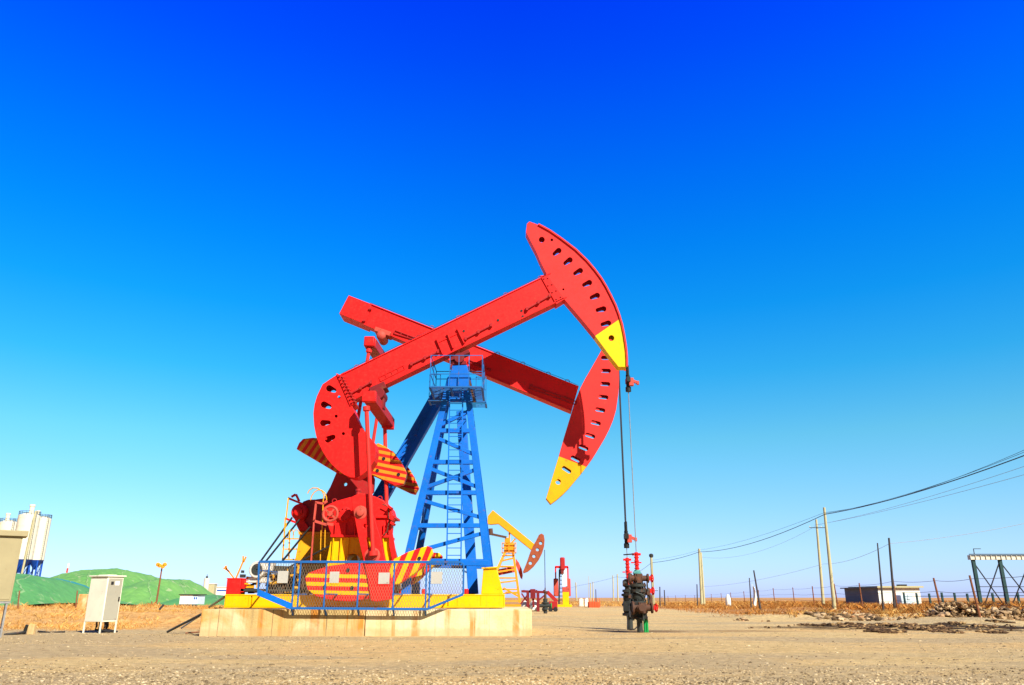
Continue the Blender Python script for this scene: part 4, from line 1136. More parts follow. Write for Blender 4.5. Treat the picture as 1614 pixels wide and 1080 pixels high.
# ------------------------------------------------------------------ cabinets on the left
# pale cabinet
cy = 31.5
xa_, xm_, xb_ = P(133, 960, cy).x, P(167, 960, cy).x, P(187, 960, cy).x
zt_, zb_ = P(150, 909, cy).z, P(150, 980, cy).z
cab = thing('electrical_cabinet', 'cream sheet metal cabinet with a grey windowed door on thin legs', 'cabinet', (xm_, cy, 0))
W = xm_ - P(140, 945, cy).x
yaw = R(29)
Lw = .98; Dw = .78; 
rotm = Matrix.Rotation(yaw, 3, 'Z')
c0 = Vector((P(165, 945, cy).x, cy, 0))        # nearest vertical edge
ex = rotm @ Vector((-1, 0, 0)); ey = rotm @ Vector((0, 1, 0)); 
ex = Vector((-math.cos(R(20)), math.sin(R(20)), 0)); ey = Vector((math.sin(R(38)), math.cos(R(38)), 0))
def cabbox(mb_, a0, a1, b0, b1, z0_, z1_):
    vs = [c0 + ex * a + ey * b + Vector((0, 0, z)) for z in (z0_, z1_) for a, b in ((a0, b0), (a1, b0), (a1, b1), (a0, b1))]
    mb_.add(vs, [(0, 1, 2, 3), (7, 6, 5, 4), (4, 5, 1, 0), (5, 6, 2, 1), (6, 7, 3, 2), (7, 4, 0, 3)])
zt_ = P(165, 909, cy).z; zb_ = P(165, 980.5, cy).z
mb = MB(); cabbox(mb, 0, .86, 0, .62, zb_, zt_); mb.build('cabinet_body', M['cream'], cab, bevel=.012)
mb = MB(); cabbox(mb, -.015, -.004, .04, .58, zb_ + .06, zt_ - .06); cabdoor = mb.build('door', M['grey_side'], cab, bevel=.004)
mb = MB(); cabbox(mb, -.025, -.014, .14, .24, zt_ - .30, zt_ - .18); mb.build('window', M['black'], cabdoor)
mb = MB(); cabbox(mb, -.024, -.014, .30, .46, zt_ - .32, zt_ - .16); mb.build('notice', M['white_clean'], cabdoor)
mb = MB(); cabbox(mb, -.04, -.014, .51, .55, (zt_ + zb_) / 2 - .08, (zt_ + zb_) / 2 + .08); mb.build('handle', M['iron'], cabdoor)
mb = MB(); cabbox(mb, -.06, .92, -.06, .68, zt_, zt_ + .05); cabbox(mb, .2, .7, .15, .5, zt_ + .05, zt_ + .08); mb.build('cabinet_roof', M['cream'], cab, bevel=.012)
for a, b in ((.02, .02), (.84, .02), (.02, .60), (.84, .60)):
    mb = MB(); p = c0 + ex * a + ey * b; mb.bar((p.x, p.y, -.1), (p.x, p.y, zb_), .05, .05); mb.build('leg', M['cream'], cab)
mb = MB()
for k, (a, b) in enumerate(((.2, .3), (.32, .5), (.25, .15), (.5, .6), (.62, .3))):
    p = c0 + ex * a + ey * b; mb.path([(p.x, p.y, zb_ + .02), (p.x + .03, p.y, zb_ * .6), (p.x - .06, p.y + .1, zb_ * .3), (p.x + .3, p.y + .3, .03)], .035, 7)
mb.build('feed_cable', M['black'], cab)
# big beige cabinet cut by the left frame
by = 28.6
bc = thing('electrical_cabinet', 'large dull beige two door cabinet raised on a grey steel frame', 'cabinet', (P(0, 950, by).x, by, 0))
xr0 = P(28, 890, by).x; zt2, zb2 = P(25, 846, by).z, P(25, 948, by).z
bc.location = (xr0, by, 0); XO = xr0; xr0 = 0.0; by_ = by; by = 0.0; bc.rotation_euler = (0, 0, 0)
bcl = bc.location.copy(); bc.location = (0, 0, 0)
mb = MB(); mb.span((xr0 - 1.9, by, zb2), (xr0, by + .9, zt2)); bco = mb.build('cabinet_body', M['beige'], bc, bevel=.012)
mb = MB(); mb.span((xr0 - 2.05, by - .12, zt2), (xr0 + .14, by + 1.0, zt2 + .20)); mb.build('cabinet_roof', M['beige'], bc, bevel=.02)
mb = MB(); mb.span((xr0 - 1.84, by - .015, zb2 + .06), (xr0 - .96, by + .005, zt2 - .06)); mb.span((xr0 - .93, by - .015, zb2 + .06), (xr0 - .05, by + .005, zt2 - .06)); dr = mb.build('door', M['beige'], bc, bevel=.006)
mb = MB(); mb.box((xr0 - .88, by - .03, (zt2 + zb2) / 2), (.04, .04, .22)); mb.build('handle', M['iron'], dr)
mb = MB()
for x in (xr0 - 1.8, xr0 - .10):
    for y in (by + .05, by + .85): mb.bar((x, y, -.1), (x, y, zb2), .06, .06)
mb.bar((xr0 - 1.8, by + .05, .25), (xr0 - .1, by + .05, .25), .05, .05); mb.bar((xr0 - .1, by + .05, .25), (xr0 - .1, by + .85, .25), .05, .05)
mb.span((xr0 - 1.9, by, zb2 - .07), (xr0, by + .9, zb2 - .005)); mb.build('support_frame', M['steel'], bc)
mb = MB()
for k in range(3): mb.path([(xr0 - .5 - k * .2, by + .5, zb2), (xr0 - .52 - k * .2, by + .52, .3), (xr0 - .3 - k * .3, by + .3, .02)], .04, 7)
mb.build('feed_cable', M['black'], bc); bc.location = bcl; bc.rotation_euler = (0, 0, R(34))

# ------------------------------------------------------------------ loose pipes and junk on the left
def loose(name, label, cat, pts, r, mat, group=None):
    o = MB().path(pts, r, 8).build(name, mat, None); return tag(o, label, cat, group)
loose('steel_pipe', 'dark grey pipe leaning against the end of the concrete plinth', 'pipe', [P(264, 996, 31.6), P(318, 968, 29.9)], .045, M['iron_grey'])
loose('steel_pipe', 'short pale pipe leaning beside the dark pipe at the plinth', 'pipe', [P(286, 990, 32.6), P(316, 970, 30.6)], .035, M['wire_grey'])
loose('steel_pipe', 'long pale pipe sloping up to the yellow skid end', 'pipe', [P(330, 957, 34.0), P(354, 941, 32.2)], .05, M['pole'])
loose('steel_pipe', 'bent dark pipe lying on the ground at the foot of the beige cabinet', 'pipe', [P(6, 1001, 30.4), P(30, 998, 30.6), P(40, 996.5, 30.8)], .05, M['iron'])
loose('pipe_stub', 'dark pipe stub standing upright beside a short concrete marker', 'pipe', [P(38, 999, 30.9), P(40, 993, 30.9), P(43, 985, 30.9)], .06, M['iron'])
mb = MB(); p = P(49, 998, 31); mb.bar((p.x, 31, -.1), (p.x, 31, .34), .24, .18); tag(mb.build('marker_post', M['concrete'], None, bevel=.02), 'short concrete marker post in the dry grass by the dark stub', 'post')
loose('steel_pipe', 'dark pipe lying flat between the two cabinets', 'pipe', [P(60, 996, 32), P(78, 998, 32), P(102, 997, 32.1)], .05, M['iron'])
loose('steel_rod', 'thin rusty rod lying on the ground before the plinth', 'rod', [P(292, 998, 30.7), P(316, 996, 30.9)], .025, M['rust_post'])
loose('steel_rod', 'dark stake leaning in the dry grass below the lamp mast', 'rod', [P(251, 961, 44), P(258, 953, 44)], .06, M['dark_post'])

# ------------------------------------------------------------------ silos
def silo(label, uc, hw, vt, vcone, Y, vent):
    c = P(uc, (vt + vcone) / 2, Y); zt_ = P(uc, vt, Y).z; zc_ = P(uc, vcone, Y).z; r = hw * (Y * CT + 15 * ST) / F
    root = thing('cement_silo', label, 'silo', (c.x, Y, 0), 'cement silos on the skyline')
    mb = MB(); prof = [(zc_, r)]
    h = zc_
    while h < zt_ - 2.2: h += 2.0; prof += [(h, r), (h + .02, r * 1.012), (h + .12, r * 1.012), (h + .14, r)]
    prof += [(zt_, r), (zt_ + .5, r * .6), (zt_ + .7, .2)]
    mb.lathe((c.x, Y, 0), (0, 0, 1), prof, 32); body = mb.build('silo_body', M['silo'], root)
    mb = MB(); zl = zc_ - r * 1.3; mb.lathe((c.x, Y, 0), (0, 0, 1), [(zl, r * .15), (zc_ - .02, r * .995)], 32); mb.build('hopper', M['silo_blue'], root)
    for k in range(4):
        t = R(45 + 90 * k); x, y = c.x + r * .85 * math.cos(t), Y + r * .85 * math.sin(t)
        mb = MB(); mb.tube((x, y, 0), (x, y, zc_ + .3), .20, n=8); mb.build('leg', M['silo_blue'], root)
    mb = MB()
    for k in range(4):
        t, t2 = R(45 + 90 * k), R(135 + 90 * k)
        for z in (1.5, zc_ * .5): mb.bar((c.x + r * .85 * math.cos(t), Y + r * .85 * math.sin(t), z), (c.x + r * .85 * math.cos(t2), Y + r * .85 * math.sin(t2), z), .15, .15)
        mb.bar((c.x + r * .85 * math.cos(t), Y + r * .85 * math.sin(t), zc_ * .5), (c.x + r * .85 * math.cos(t2), Y + r * .85 * math.sin(t2), zc_ - .5), .12, .12)
    mb.build('leg_brace', M['silo_blue'], root)
    mb = MB(); mb.torus((c.x, Y, zt_ + 1.0), (0, 0, 1), r * .97, .05, n=28, k=5); mb.torus((c.x, Y, zt_ + .5), (0, 0, 1), r * .97, .04, n=28, k=5)
    for k in range(14):
        t = 2 * math.pi * k / 14; mb.bar((c.x + r * .97 * math.cos(t), Y + r * .97 * math.sin(t), zt_ - .1), (c.x + r * .97 * math.cos(t), Y + r * .97 * math.sin(t), zt_ + 1.0), .06, .06)
    mb.build('guard_rail', M['iron_grey'], root)
    mb = MB(); lx, ly = c.x + r * .95, Y - r * .55
    for d in (-.25, .25): mb.bar((lx + d, ly, 1), (lx + d, ly, zt_ + 1), .07, .07)
    z = 1.0
    while z < zt_ + .8: mb.bar((lx - .25, ly, z), (lx + .25, ly, z), .05, .05); z += .5
    mb.build('ladder', M['iron_grey'], root)
    mb = MB(); mb.lathe((c.x + vent, Y, zt_ + .3), (0, 0, 1), [(0, r * .22), (r * .75, r * .22), (r * .8, r * .27), (r * 1.0, r * .27)], 14); mb.build('vent_filter', M['silo'], root)
    return root
silo('white silo with rooftop filter and blue hopper, largest of the silos', 40, 15.5, 813, 882, 200, .3)
silo('narrow cream silo with an outside ladder, slimmer neighbour of the largest silo', 63, 11.0, 818, 883, 205, -1.8)
silo('pale silo mostly hidden behind the roof of the big beige cabinet', 8, 13.0, 824, 884, 212, -.6)
mb = MB(); a, b = P(42, 884, 198), P(58, 806, 198); mb.tube((P(49, 850, 198).x, 196.5, 0), (P(52, 850, 198).x + .3, 196.5, P(55, 806, 198).z), .24, n=10); tag(mb.build('fill_pipe', M['pole'], None), 'slender fill pipe standing between the two silos', 'pipe')

# ------------------------------------------------------------------ covered heaps
def heap(label, prof, Y, depth, mat, seed, bumpy=.35):
    us = [p[0] for p in prof]; base = P((us[0] + us[-1]) / 2, 945, Y)
    pts = [(PX(u, Y, 3), max(0.0, P(u, v, Y).z)) for u, v in prof]
    x0, x1 = pts[0][0], pts[-1][0]; nx_, ny_ = 110, 40
    def H(x):
        for (a, ha), (b, hb) in zip(pts, pts[1:]):
            if a <= x <= b: return ha + (hb - ha) * (x - a) / (b - a)
        return 0
    mb = MB()
    for j in range(ny_ + 1):
        y = Y - depth * (1 - j / ny_ * 2) * 1.0
        fy_ = math.cos(math.pi / 2 * min(1, abs(y - Y) / depth)) ** .8 if abs(y - Y) < depth else 0
        for i in range(nx_ + 1):
            x = x0 + (x1 - x0) * i / nx_
            ex_ = (x1 - x0) / nx_ * 3
            h = (H(x - ex_) + H(x) * 2 + H(x + ex_)) / 4
            h = h * fy_ + (bumpy * nz(x * .12, y * .12, seed) + bumpy * .5 * nz(x * .4, y * .4, seed) + bumpy * .3 * nz(x * 1.1, y * 1.1, seed)) * min(1, h * fy_ / 1.5)
            mb.v.append(Vector((x, y, h - .05)))
    mb.f = [(j * (nx_ + 1) + i, j * (nx_ + 1) + i + 1, (j + 1) * (nx_ + 1) + i + 1, (j + 1) * (nx_ + 1) + i) for j in range(ny_) for i in range(nx_)]
    return tag(mb.build('soil_heap', mat, None), label, 'heap', 'soil heaps under netting')
heap('dark green netted heap rising in front of the white silos', [(-190, 950), (-140, 925), (-60, 906), (0, 903), (30, 905), (55, 908), (75, 913), (95, 925), (115, 939), (128, 950)], 120, 22, M['net_green'], 1, .25)
heap('small teal netted heap tucked behind the dark green one', [(40, 940), (62, 915), (85, 911), (103, 915), (118, 924), (132, 935), (142, 946)], 150, 16, M['net_teal'], 2, .2)
heap('tallest pale green netted heap with torn patches behind the cream cabinet', [(88, 945), (108, 921), (125, 906), (140, 899), (165, 898), (190, 898), (205, 902), (224, 907), (240, 918), (250, 930), (262, 948)], 190, 32, M['net_lime'], 3, .5)
heap('rounded green netted heap behind the white site cabin', [(205, 945), (225, 926), (245, 915), (262, 912), (275, 912), (285, 915), (296, 925), (308, 936), (316, 946)], 180, 26, M['net_lime'], 4, .5)
heap('low long green netted bank below the distant towers', [(285, 950), (305, 939), (325, 937), (345, 938), (380, 938), (420, 940), (460, 950)], 160, 14, M['net_green'], 5, .2)

# ------------------------------------------------------------------ small far things on the left
lm = thing('lamp_mast', 'slim steel lamp mast with four round orange lamps before green heaps', 'lamp mast', (PX(250, 75, 0), 75, 0))
x = PX(249, 75, 2); zt_ = P(253, 891, 75).z
MB().tube((x, 75, 0), (x + .1, 75, zt_), .09, .06, n=10).build('mast', M['rust_post'], lm)
for dx, dz in ((-.30, .05), (-.12, -.05), (.34, .05), (.18, -.12)):
    mb = MB(); c = Vector((x + .1 + dx, 74.9, zt_ + dz)); mb.lathe(c, (0, -1, 0), [(0, .05), (.06, .16), (.2, .19), (.22, .15)], 14); mb.build('lamp', M['lamp'], lm)
MB().bar((x - .25, 75, zt_ - .02), (x + .45, 75, zt_ - .02), .06, .06).build('cross_arm', M['rust_post'], lm)
mb = MB(); 
for k in range(9): mb.bar((x - .5 + .12 * k, 74.6, .1), (x - .55 + .14 * k, 74.7, .7 + .4 * random.random()), .10, .06)
tag(mb.build('scrap_pile', M['rust_post'], None), 'tangle of rusty scrap at the foot of the lamp mast', 'scrap')

cx0, cyb = PX(282, 120, 1), 120
kb = thing('site_cabin', 'small white site cabin with blue flank in front of the netted heaps', 'cabin', (cx0, cyb, 0))
x0, x1 = PX(283, cyb, 1), PX(303, cyb, 1); z0_, z1_ = P(290, 955, cyb).z, P(290, 938, cyb).z; z0_ = max(z0_, .35)
MB().span((x0, cyb, z0_), (x1, cyb + 3.0, z1_)).build('cabin_wall', M['white_clean'], kb, bevel=.03)
MB().span((x1 + .004, cyb + .05, z0_), (x1 + .75, cyb + 2.9, z1_ - .05)).build('side_porch', M['blue_cabin'], kb, bevel=.02)
mb = MB(); mb.span((x0 - .15, cyb - .15, z1_), (x1 + .9, cyb + 3.1, z1_ + .12)); mb.build('roof', M['iron_grey'], kb)
mb = MB(); mb.span((x1 + .2, cyb + .03, z0_ + .7), (x1 + .38, cyb + .05, z1_ - .3)); mb.span((x1 + .5, cyb + .03, z0_ + .7), (x1 + .66, cyb + .05, z1_ - .3)); mb.build('window', M['silo_blue'], kb)
mb = MB()
for k in range(6): mb.bar((x0 + .1 + k * (x1 - x0 + .5) / 5, cyb + .1, 0), (x0 + .1 + k * (x1 - x0 + .5) / 5, cyb + .1, z0_), .12, .12)
mb.span((x0, cyb + .02, z0_ - .1), (x1 + .7, cyb + .2, z0_ - .005)); mb.build('foot', M['iron_grey'], kb)

x = PX(102, 260, 8); sm = thing('striped_mast', 'thin red and white banded mast rising behind the teal heap', 'mast', (x, 260, 0))
zt_ = P(102, 888, 260).z
for k in range(8):
    MB().tube((x + k * .08, 260, zt_ * k / 8), (x + (k + 1) * .08, 260, zt_ * (k + 1) / 8), .28, n=8).build('mast_section', M['white_clean'] if k % 2 else M['red_old'], sm)
p = P(128, 949, 60); mb = MB(); mb.span((P(123, 944, 60).x, 60, 0), (P(136, 944, 60).x, 60.5, P(128, 936.5, 60).z))
tag(mb.build('low_wall', M['concrete'], None, bevel=.03), 'short tan block wall showing beside the cream cabinet', 'wall')

Yb = 420
tw_ = thing('plant_tower', 'slim white round tower on the skyline behind the netted heaps', 'tower', (PX(325, Yb, 6), Yb, 0))
x = PX(325, Yb, 8); zt_ = P(325, 911.5, Yb).z
MB().tube((x, Yb, 0), (x, Yb, zt_), 1.25, n=18).build('shaft', M['silo'], tw_); MB().lathe((x, Yb, zt_), (0, 0, 1), [(0, .6), (1.0, .5), (1.1, .15), (2.0, .1)], 10).build('vent_filter', M['iron_grey'], tw_)
tw2 = thing('plant_tower', 'squat tan tower between the slim white tower and a white shed', 'tower', (PX(333, Yb, 6), Yb, 0))
x = PX(333, Yb + 5, 6); zt_ = P(333, 921, Yb + 5).z
MB().span((x - 1.5, Yb + 5, 0), (x + 1.5, Yb + 9, zt_)).build('shaft', M['pole'], tw2, bevel=.05); MB().span((x - 1.7, Yb + 4.8, zt_), (x + 1.7, Yb + 9.2, zt_ + .4)).build('roof', M['silo'], tw2)
wh = thing('white_shed', 'low white shed with a blue band on the skyline beside the red box', 'shed', (PX(350, Yb, 2), Yb, 0))
x0, x1 = PX(340, Yb, 3), PX(372, Yb, 3); zt_ = P(350, 926, Yb).z
MB().span((x0, Yb, 0), (x1, Yb + 8, zt_)).build('wall', M['white_clean'], wh); MB().span((x0 + .4, Yb - .06, zt_ - 1.9), (x1 - .4, Yb - .02, zt_ - 1.2)).build('blue_band', M['silo_blue'], wh); MB().span((x0 - .3, Yb - .3, zt_), (x1 + .3, Yb + 8.3, zt_ + .3)).build('roof', M['silo'], wh)

# ------------------------------------------------------------------ yellow pumpjack in the background
YY = 70.0
yp = thing('pumpjack', 'smaller yellow pumpjack with a rusty perforated horsehead behind the blue tower', 'pumpjack', (PX(812, YY, 0), YY, 0))
def sub(pts): return on(YY - .35, *pts)
q = sub(z8((165, 108), (190, 128), (465, 352), (440, 392), (205, 205), (150, 210), (125, 205), (130, 150)))
MB().poly([(p.x, p.z) for p in q], YY - .3, YY + .3).build('walking_beam', M['amber'], yp, bevel=.03)
plate('horsehead', z8((510, 274), (527, 284), (533, 318), (530, 365), (515, 415), (490, 465), (455, 510), (415, 545), (384, 557), (380, 545), (410, 470), (432, 405), (455, 355), (470, 330), (492, 285)),
      [disc(*z8(c), 2.6, 14) for c in ((505, 343), (482, 389), (457, 436), (432, 485))], YY - .35, YY + .35, M['rust_head'], yp, .02)
mb = MB()
lb0, lb1 = P(*z8((175, 560))[0], YY - .6), P(*z8((255, 400))[0], YY - .2); rb0, rb1 = P(*z8((358, 765))[0], YY - .6), P(*z8((308, 400))[0], YY - .2)
lb0 = P(*z8((200, 760))[0], YY - .9); lb0 = P(*z8((165, 600))[0], YY - .8)
for a, b in ((lb0, lb1), (rb0, rb1)):
    for far in (0, 1):
        aa, bb_ = a.copy(), b.copy()
        if far: aa.y = 2 * YY - a.y; bb_.y = 2 * YY - b.y
        aa = aa + (aa - bb_) * (max(0, aa.z - .9) / max(.01, (bb_.z - aa.z)))
        MB().bar(aa, bb_, .20, .18).build('tower_leg', M['orange'], yp)
        if not far:
            if a is lb0: L0, L1 = aa, bb_
            else: R0, R1 = aa, bb_
for k in range(9):
    f_ = k / 9 + .03
    a, b = L0.lerp(L1, f_), R0.lerp(R1, f_ + (.06 if k % 2 else 0)); mb.bar(a, b, .11, .11); mb.bar((a.x, 2 * YY - a.y, a.z), (b.x, 2 * YY - b.y, b.z), .11, .11)
mb.build('tower_brace', M['orange'], yp)
mb = MB(); c0_ = P(*z8((283, 375))[0], YY); mb.box(c0_, (.95, .9, .7)); c1_ = P(*z8((268, 318))[0], YY); mb.tube(c1_ + Vector((0, -.5, -.1)), c1_ + Vector((0, .5, -.1)), .24, n=14); mb.bar(c0_ + Vector((0, 0, .2)), P(*z8((325, 312))[0], YY), .12, .3); mb.bar(c0_, P(*z8((283, 270))[0], YY), .14, .3)
mb.build('saddle_bearing', M['orange'], yp, bevel=.02)
mb = MB(); x0, x1, z0_, z1_ = P(*z8((230, 400))[0], YY - .7).x, P(*z8((330, 400))[0], YY - .7).x, P(*z8((0, 408))[0], YY - .7).z, P(*z8((0, 340))[0], YY - .7).z
for yy in (YY - .7, YY + .7):
    for z in (z0_, (z0_ + z1_) / 2, z1_): mb.bar((x0, yy, z), (x1, yy, z), .05, .05)
    for x in (x0, (x0 + x1) / 2, x1): mb.bar((x, yy, z0_), (x, yy, z1_), .05, .05)
for x in (x0, x1):
    for z in (z0_, z1_): mb.bar((x, YY - .7, z), (x, YY + .7, z), .05, .05)
mb.build('platform', M['orange'], yp)
mb = MB(); mb.bar(*on(YY - .5, *z8((150, 278), (262, 302))), .18, .2); mb.tube(P(*z8((148, 240))[0], YY - .6), P(*z8((152, 285))[0], YY - .6), .2, n=10); mb.build('equalizer', M['iron_brown'], yp)
mb = MB(); q = on(YY + .9, *z8((328, 452), (350, 480), (372, 530), (378, 570), (374, 600), (362, 590), (345, 540), (330, 500))); mb.poly([(p.x, p.z) for p in q], YY + .9, YY + 1.2); mb.bar(*on(YY + 1.0, *z8((330, 525), (200, 552))), .5, .2, up=(0, 1, 0)); mb.bar(*on(YY + 1.0, *z8((200, 552), (120, 600))), .4, .2, up=(0, 1, 0)); mb.build('counterweight', M['red_old'], yp)
mb = MB(); x0, x1 = PX(*[z8((120, 0))[0][0]], YY, .8), PX(z8((365, 0))[0][0], YY, .8); mb.span((x0, YY - 1.0, .35), (x1, YY - .8, .75)); mb.span((x0, YY + .8, .35), (x1, YY + 1.0, .75))
for k in range(9): mb.span((x0 + k * (x1 - x0 - .2) / 8, YY - 1.0, -.05), (x0 + .22 + k * (x1 - x0 - .2) / 8, YY + 1, .36))
mb.bar(*on(YY - .8, *z8((240, 660), (345, 720))), .15, .15); mb.bar(*on(YY - .8, *z8((255, 690), (350, 700))), .12, .12); mb.build('skid_base', M['orange'], yp)
mb = MB(); p = P(*z8((533, 390))[0], YY); mb.tube((p.x, YY, 1.0), (p.x, YY, p.z), .03, n=6); mb.build('bridle_cable', M['cable'], yp)
sw = thing('wellhead', 'small grey green wellhead beneath the yellow pumpjack', 'wellhead', (p.x, YY, 0))
mb = MB(); mb.lathe((p.x, YY, 0), (0, 0, 1), [(0, .16), (.3, .16), (.31, .30), (.42, .30), (.44, .2), (.8, .22), (.82, .32), (.92, .32), (.94, .18), (1.2, .2)], 14); mb.tube((p.x - .5, YY - .1, .65), (p.x + .45, YY - .1, .65), .15, n=10); mb.build('valve_stack', M['iron_grey'], sw)
mb = MB(); mb.lathe((p.x, YY, 1.2), (0, 0, 1), [(0, .12), (.5, .10), (.52, .16), (.6, .16), (.62, .05), (.9, .05)], 10); mb.build('stuffing_box', M['iron_brown'], sw)
mb = MB(); mb.torus((p.x + .5, YY - .1, .65), (1, 0, 0), .2, .04, n=12, k=5); mb.build('hand_wheel', M['green_pipe'], sw)

# red steel work frame, its shade put into the maroon colour
YT = 80.0
fr_ = thing('trestle', 'red steel trestle coloured as in shade with splayed struts beyond the yellow pumpjack', 'trestle', (PX(840, YT, 0), YT, 0))
zt_ = P(840, 932, YT).z
for u in (832, 848):
    MB().bar((PX(u, YT, 1), YT, 0), (PX(u, YT, 1), YT, zt_), .28, .28).build('leg', M['maroon'], fr_)
mb = MB(); mb.bar((PX(822, YT, 1), YT, zt_), (PX(864, YT, 1), YT, zt_ - .1), .22, .25, up=(0, 1, 0)); mb.bar((PX(822, YT, 1), YT + 1.5, zt_), (PX(864, YT, 1), YT + 1.5, zt_ - .1), .22, .25, up=(0, 1, 0))
for u in (826, 836, 846, 858): mb.bar((PX(u, YT, 1), YT, zt_ + .05), (PX(u, YT, 1), YT + 1.5, zt_ + .05), .15, .12)
mb.build('top_beam', M['maroon'], fr_)
mb = MB(); mb.box((PX(840, YT, 1), YT - .1, zt_ - .25), (.5, .5, .9)); mb.bar((PX(840, YT, 1), YT - .1, zt_ - .5), (PX(841, YT, 1), YT - .1, .4), .2, .2); mb.build('winch', M['maroon'], fr_)
mb = MB()
for a, b in (((822, zt_ - .2), (830, zt_ - .9)), ((848, zt_ - .9), (862, zt_ - .2)), ((816, .3), (832, zt_ - .3))): mb.bar((PX(a[0], YT, 1), YT, a[1]), (PX(b[0], YT, 1), YT, b[1]), .14, .14)
mb.build('strut', M['maroon'], fr_)
fr2 = thing('tipping_boom', 'bright red sloping arm ending in a red box beside the trestle', 'machine', (PX(875, YT, 0), YT + 1, 0))
mb = MB(); mb.bar((PX(863, YT, 2), YT + 1, zt_ - .05), (PX(879, YT, 1), YT + 1, .9), .35, .3, up=(0, 1, 0)); mb.build('arm', M['red_dark'], fr2, bevel=.02)
mb = MB(); mb.span((PX(866, YT, 1), YT + .5, .1), (PX(879, YT, 1), YT + 1.6, .95)); mb.build('box', M['red_dark'], fr2, bevel=.03)
mb = MB()
for u in (858, 868, 876): mb.tube((PX(u, YT, 0), YT + .3, .2), (PX(u, YT, 0), YT + .6, .2), .22, n=12)
mb.build('wheel', M['black'], fr2)
for u, w, h, lb in ((828, .55, 1.0, 'slimmer shorter white sack standing under the red trestle'), (842, .6, 1.05, 'fatter white sack under the red trestle nearer the sloping arm')):
    mb = MB(); x = PX(u, YT + 3, 1); mb.lathe((x, YT + 3, 0), (0, 0, 1), [(0, w * .6), (.1, w * .75), (h * .6, w * .8), (h * .9, w * .55), (h, w * .2)], 12); tag(mb.build('sack', M['white_clean'], None), lb, 'sack')

# red head-on pumpjack
YH = 118.0
hp = thing('pumpjack', 'distant red pumpjack seen end on with blue ladder front', 'pumpjack', (PX(887, YH, 0), YH, 0))
def hx(px): return P(*z8((px, 600))[0], YH).x
def hz(py): return P(*z8((665, py))[0], YH).z
mb = MB(); mb.span((hx(643), YH - .8, hz(535)), (hx(677), YH - .1, hz(445))); mb.build('horsehead', M['red_dark'], hp, bevel=.15)
mb = MB(); mb.span((hx(650), YH - .7, hz(560)), (hx(668), YH + 4, hz(500))); mb.build('walking_beam', M['maroon'], hp)
mb = MB(); mb.span((hx(618), YH + 3.5, hz(514)), (hx(714), YH + 3.9, hz(497))); mb.build('equalizer', M['red'], hp)
for px in (621, 711):
    MB().bar((hx(px), YH + 3.6, hz(505)), (hx(px), YH + 3.6, hz(690)), .2, .2).build('pitman_arm', M['red'], hp)
    MB().span((hx(px) - .35, YH + 3.2, hz(720)), (hx(px) + .35, YH + 3.5, hz(590))).build('counterweight', M['red_old'], hp, bevel=.1)
mb = MB()
for a, b in (((640, 530), (630, 780)), ((672, 530), (700, 780))): mb.bar((hx(a[0]), YH, hz(a[1])), (hx(b[0]), YH - .6, .4), .22, .22)
for k in range(8): mb.bar((hx(638 - k), YH - .1, hz(550 + k * 28)), (hx(675 + k * 3), YH - .1, hz(550 + k * 28)), .1, .1)
mb.build('tower_leg', M['iron'], hp)
MB().span((hx(655), YH - .5, hz(650)), (hx(690), YH - .3, hz(530))).build('ladder_cage', M['blue_cabin'], hp)
MB().span((hx(655), YH - .9, hz(780)), (hx(700), YH - .4, hz(690))).build('gearbox_pedestal', M['yellow'], hp, bevel=.03)
MB().span((hx(655), YH - .85, hz(690)), (hx(705), YH - .3, hz(655))).build('gearbox', M['red_old'], hp, bevel=.03)
MB().span((hx(615), YH - 1.2, -.05), (hx(718), YH + 4.5, .35)).build('skid_base', M['yellow'], hp)

mb = MB(); YO = 110; mb.span((PX(928, YO, 1), YO, 0), (PX(944.5, YO, 1), YO + 2, P(936, 949, YO).z)); 
for k in range(5): mb.span((PX(928, YO, 1) + .1 + k * .33, YO - .05, .05), (PX(928, YO, 1) + .18 + k * .33, YO - .004, 1.2))
tag(mb.build('skip_bin', M['orange_box'], None, bevel=.02), 'bright orange red metal bin on the far side of the yard', 'bin')
for u0, u1, vt, Yk, mt, lb in ((913, 919.5, 944, 125, 'cream', 'cream tank crate standing near the orange bin'), (922, 927, 944, 126, 'white_clean', 'white drum crate touching the orange bin')):
    mb = MB(); mb.span((PX(u0, Yk, 1), Yk, .12), (PX(u1, Yk, 1), Yk + .9, P(u0, vt, Yk).z)); mb.span((PX(u0, Yk, 1) - .05, Yk - .05, 0), (PX(u1, Yk, 1) + .05, Yk + .95, .117)); mb.span((PX(u0, Yk, 1) + .2, Yk + .3, P(u0, vt, Yk).z), (PX(u0, Yk, 1) + .5, Yk + .6, P(u0, vt, Yk).z + .1)); tag(mb.build('crate', M[mt], None, bevel=.04), lb, 'crate')

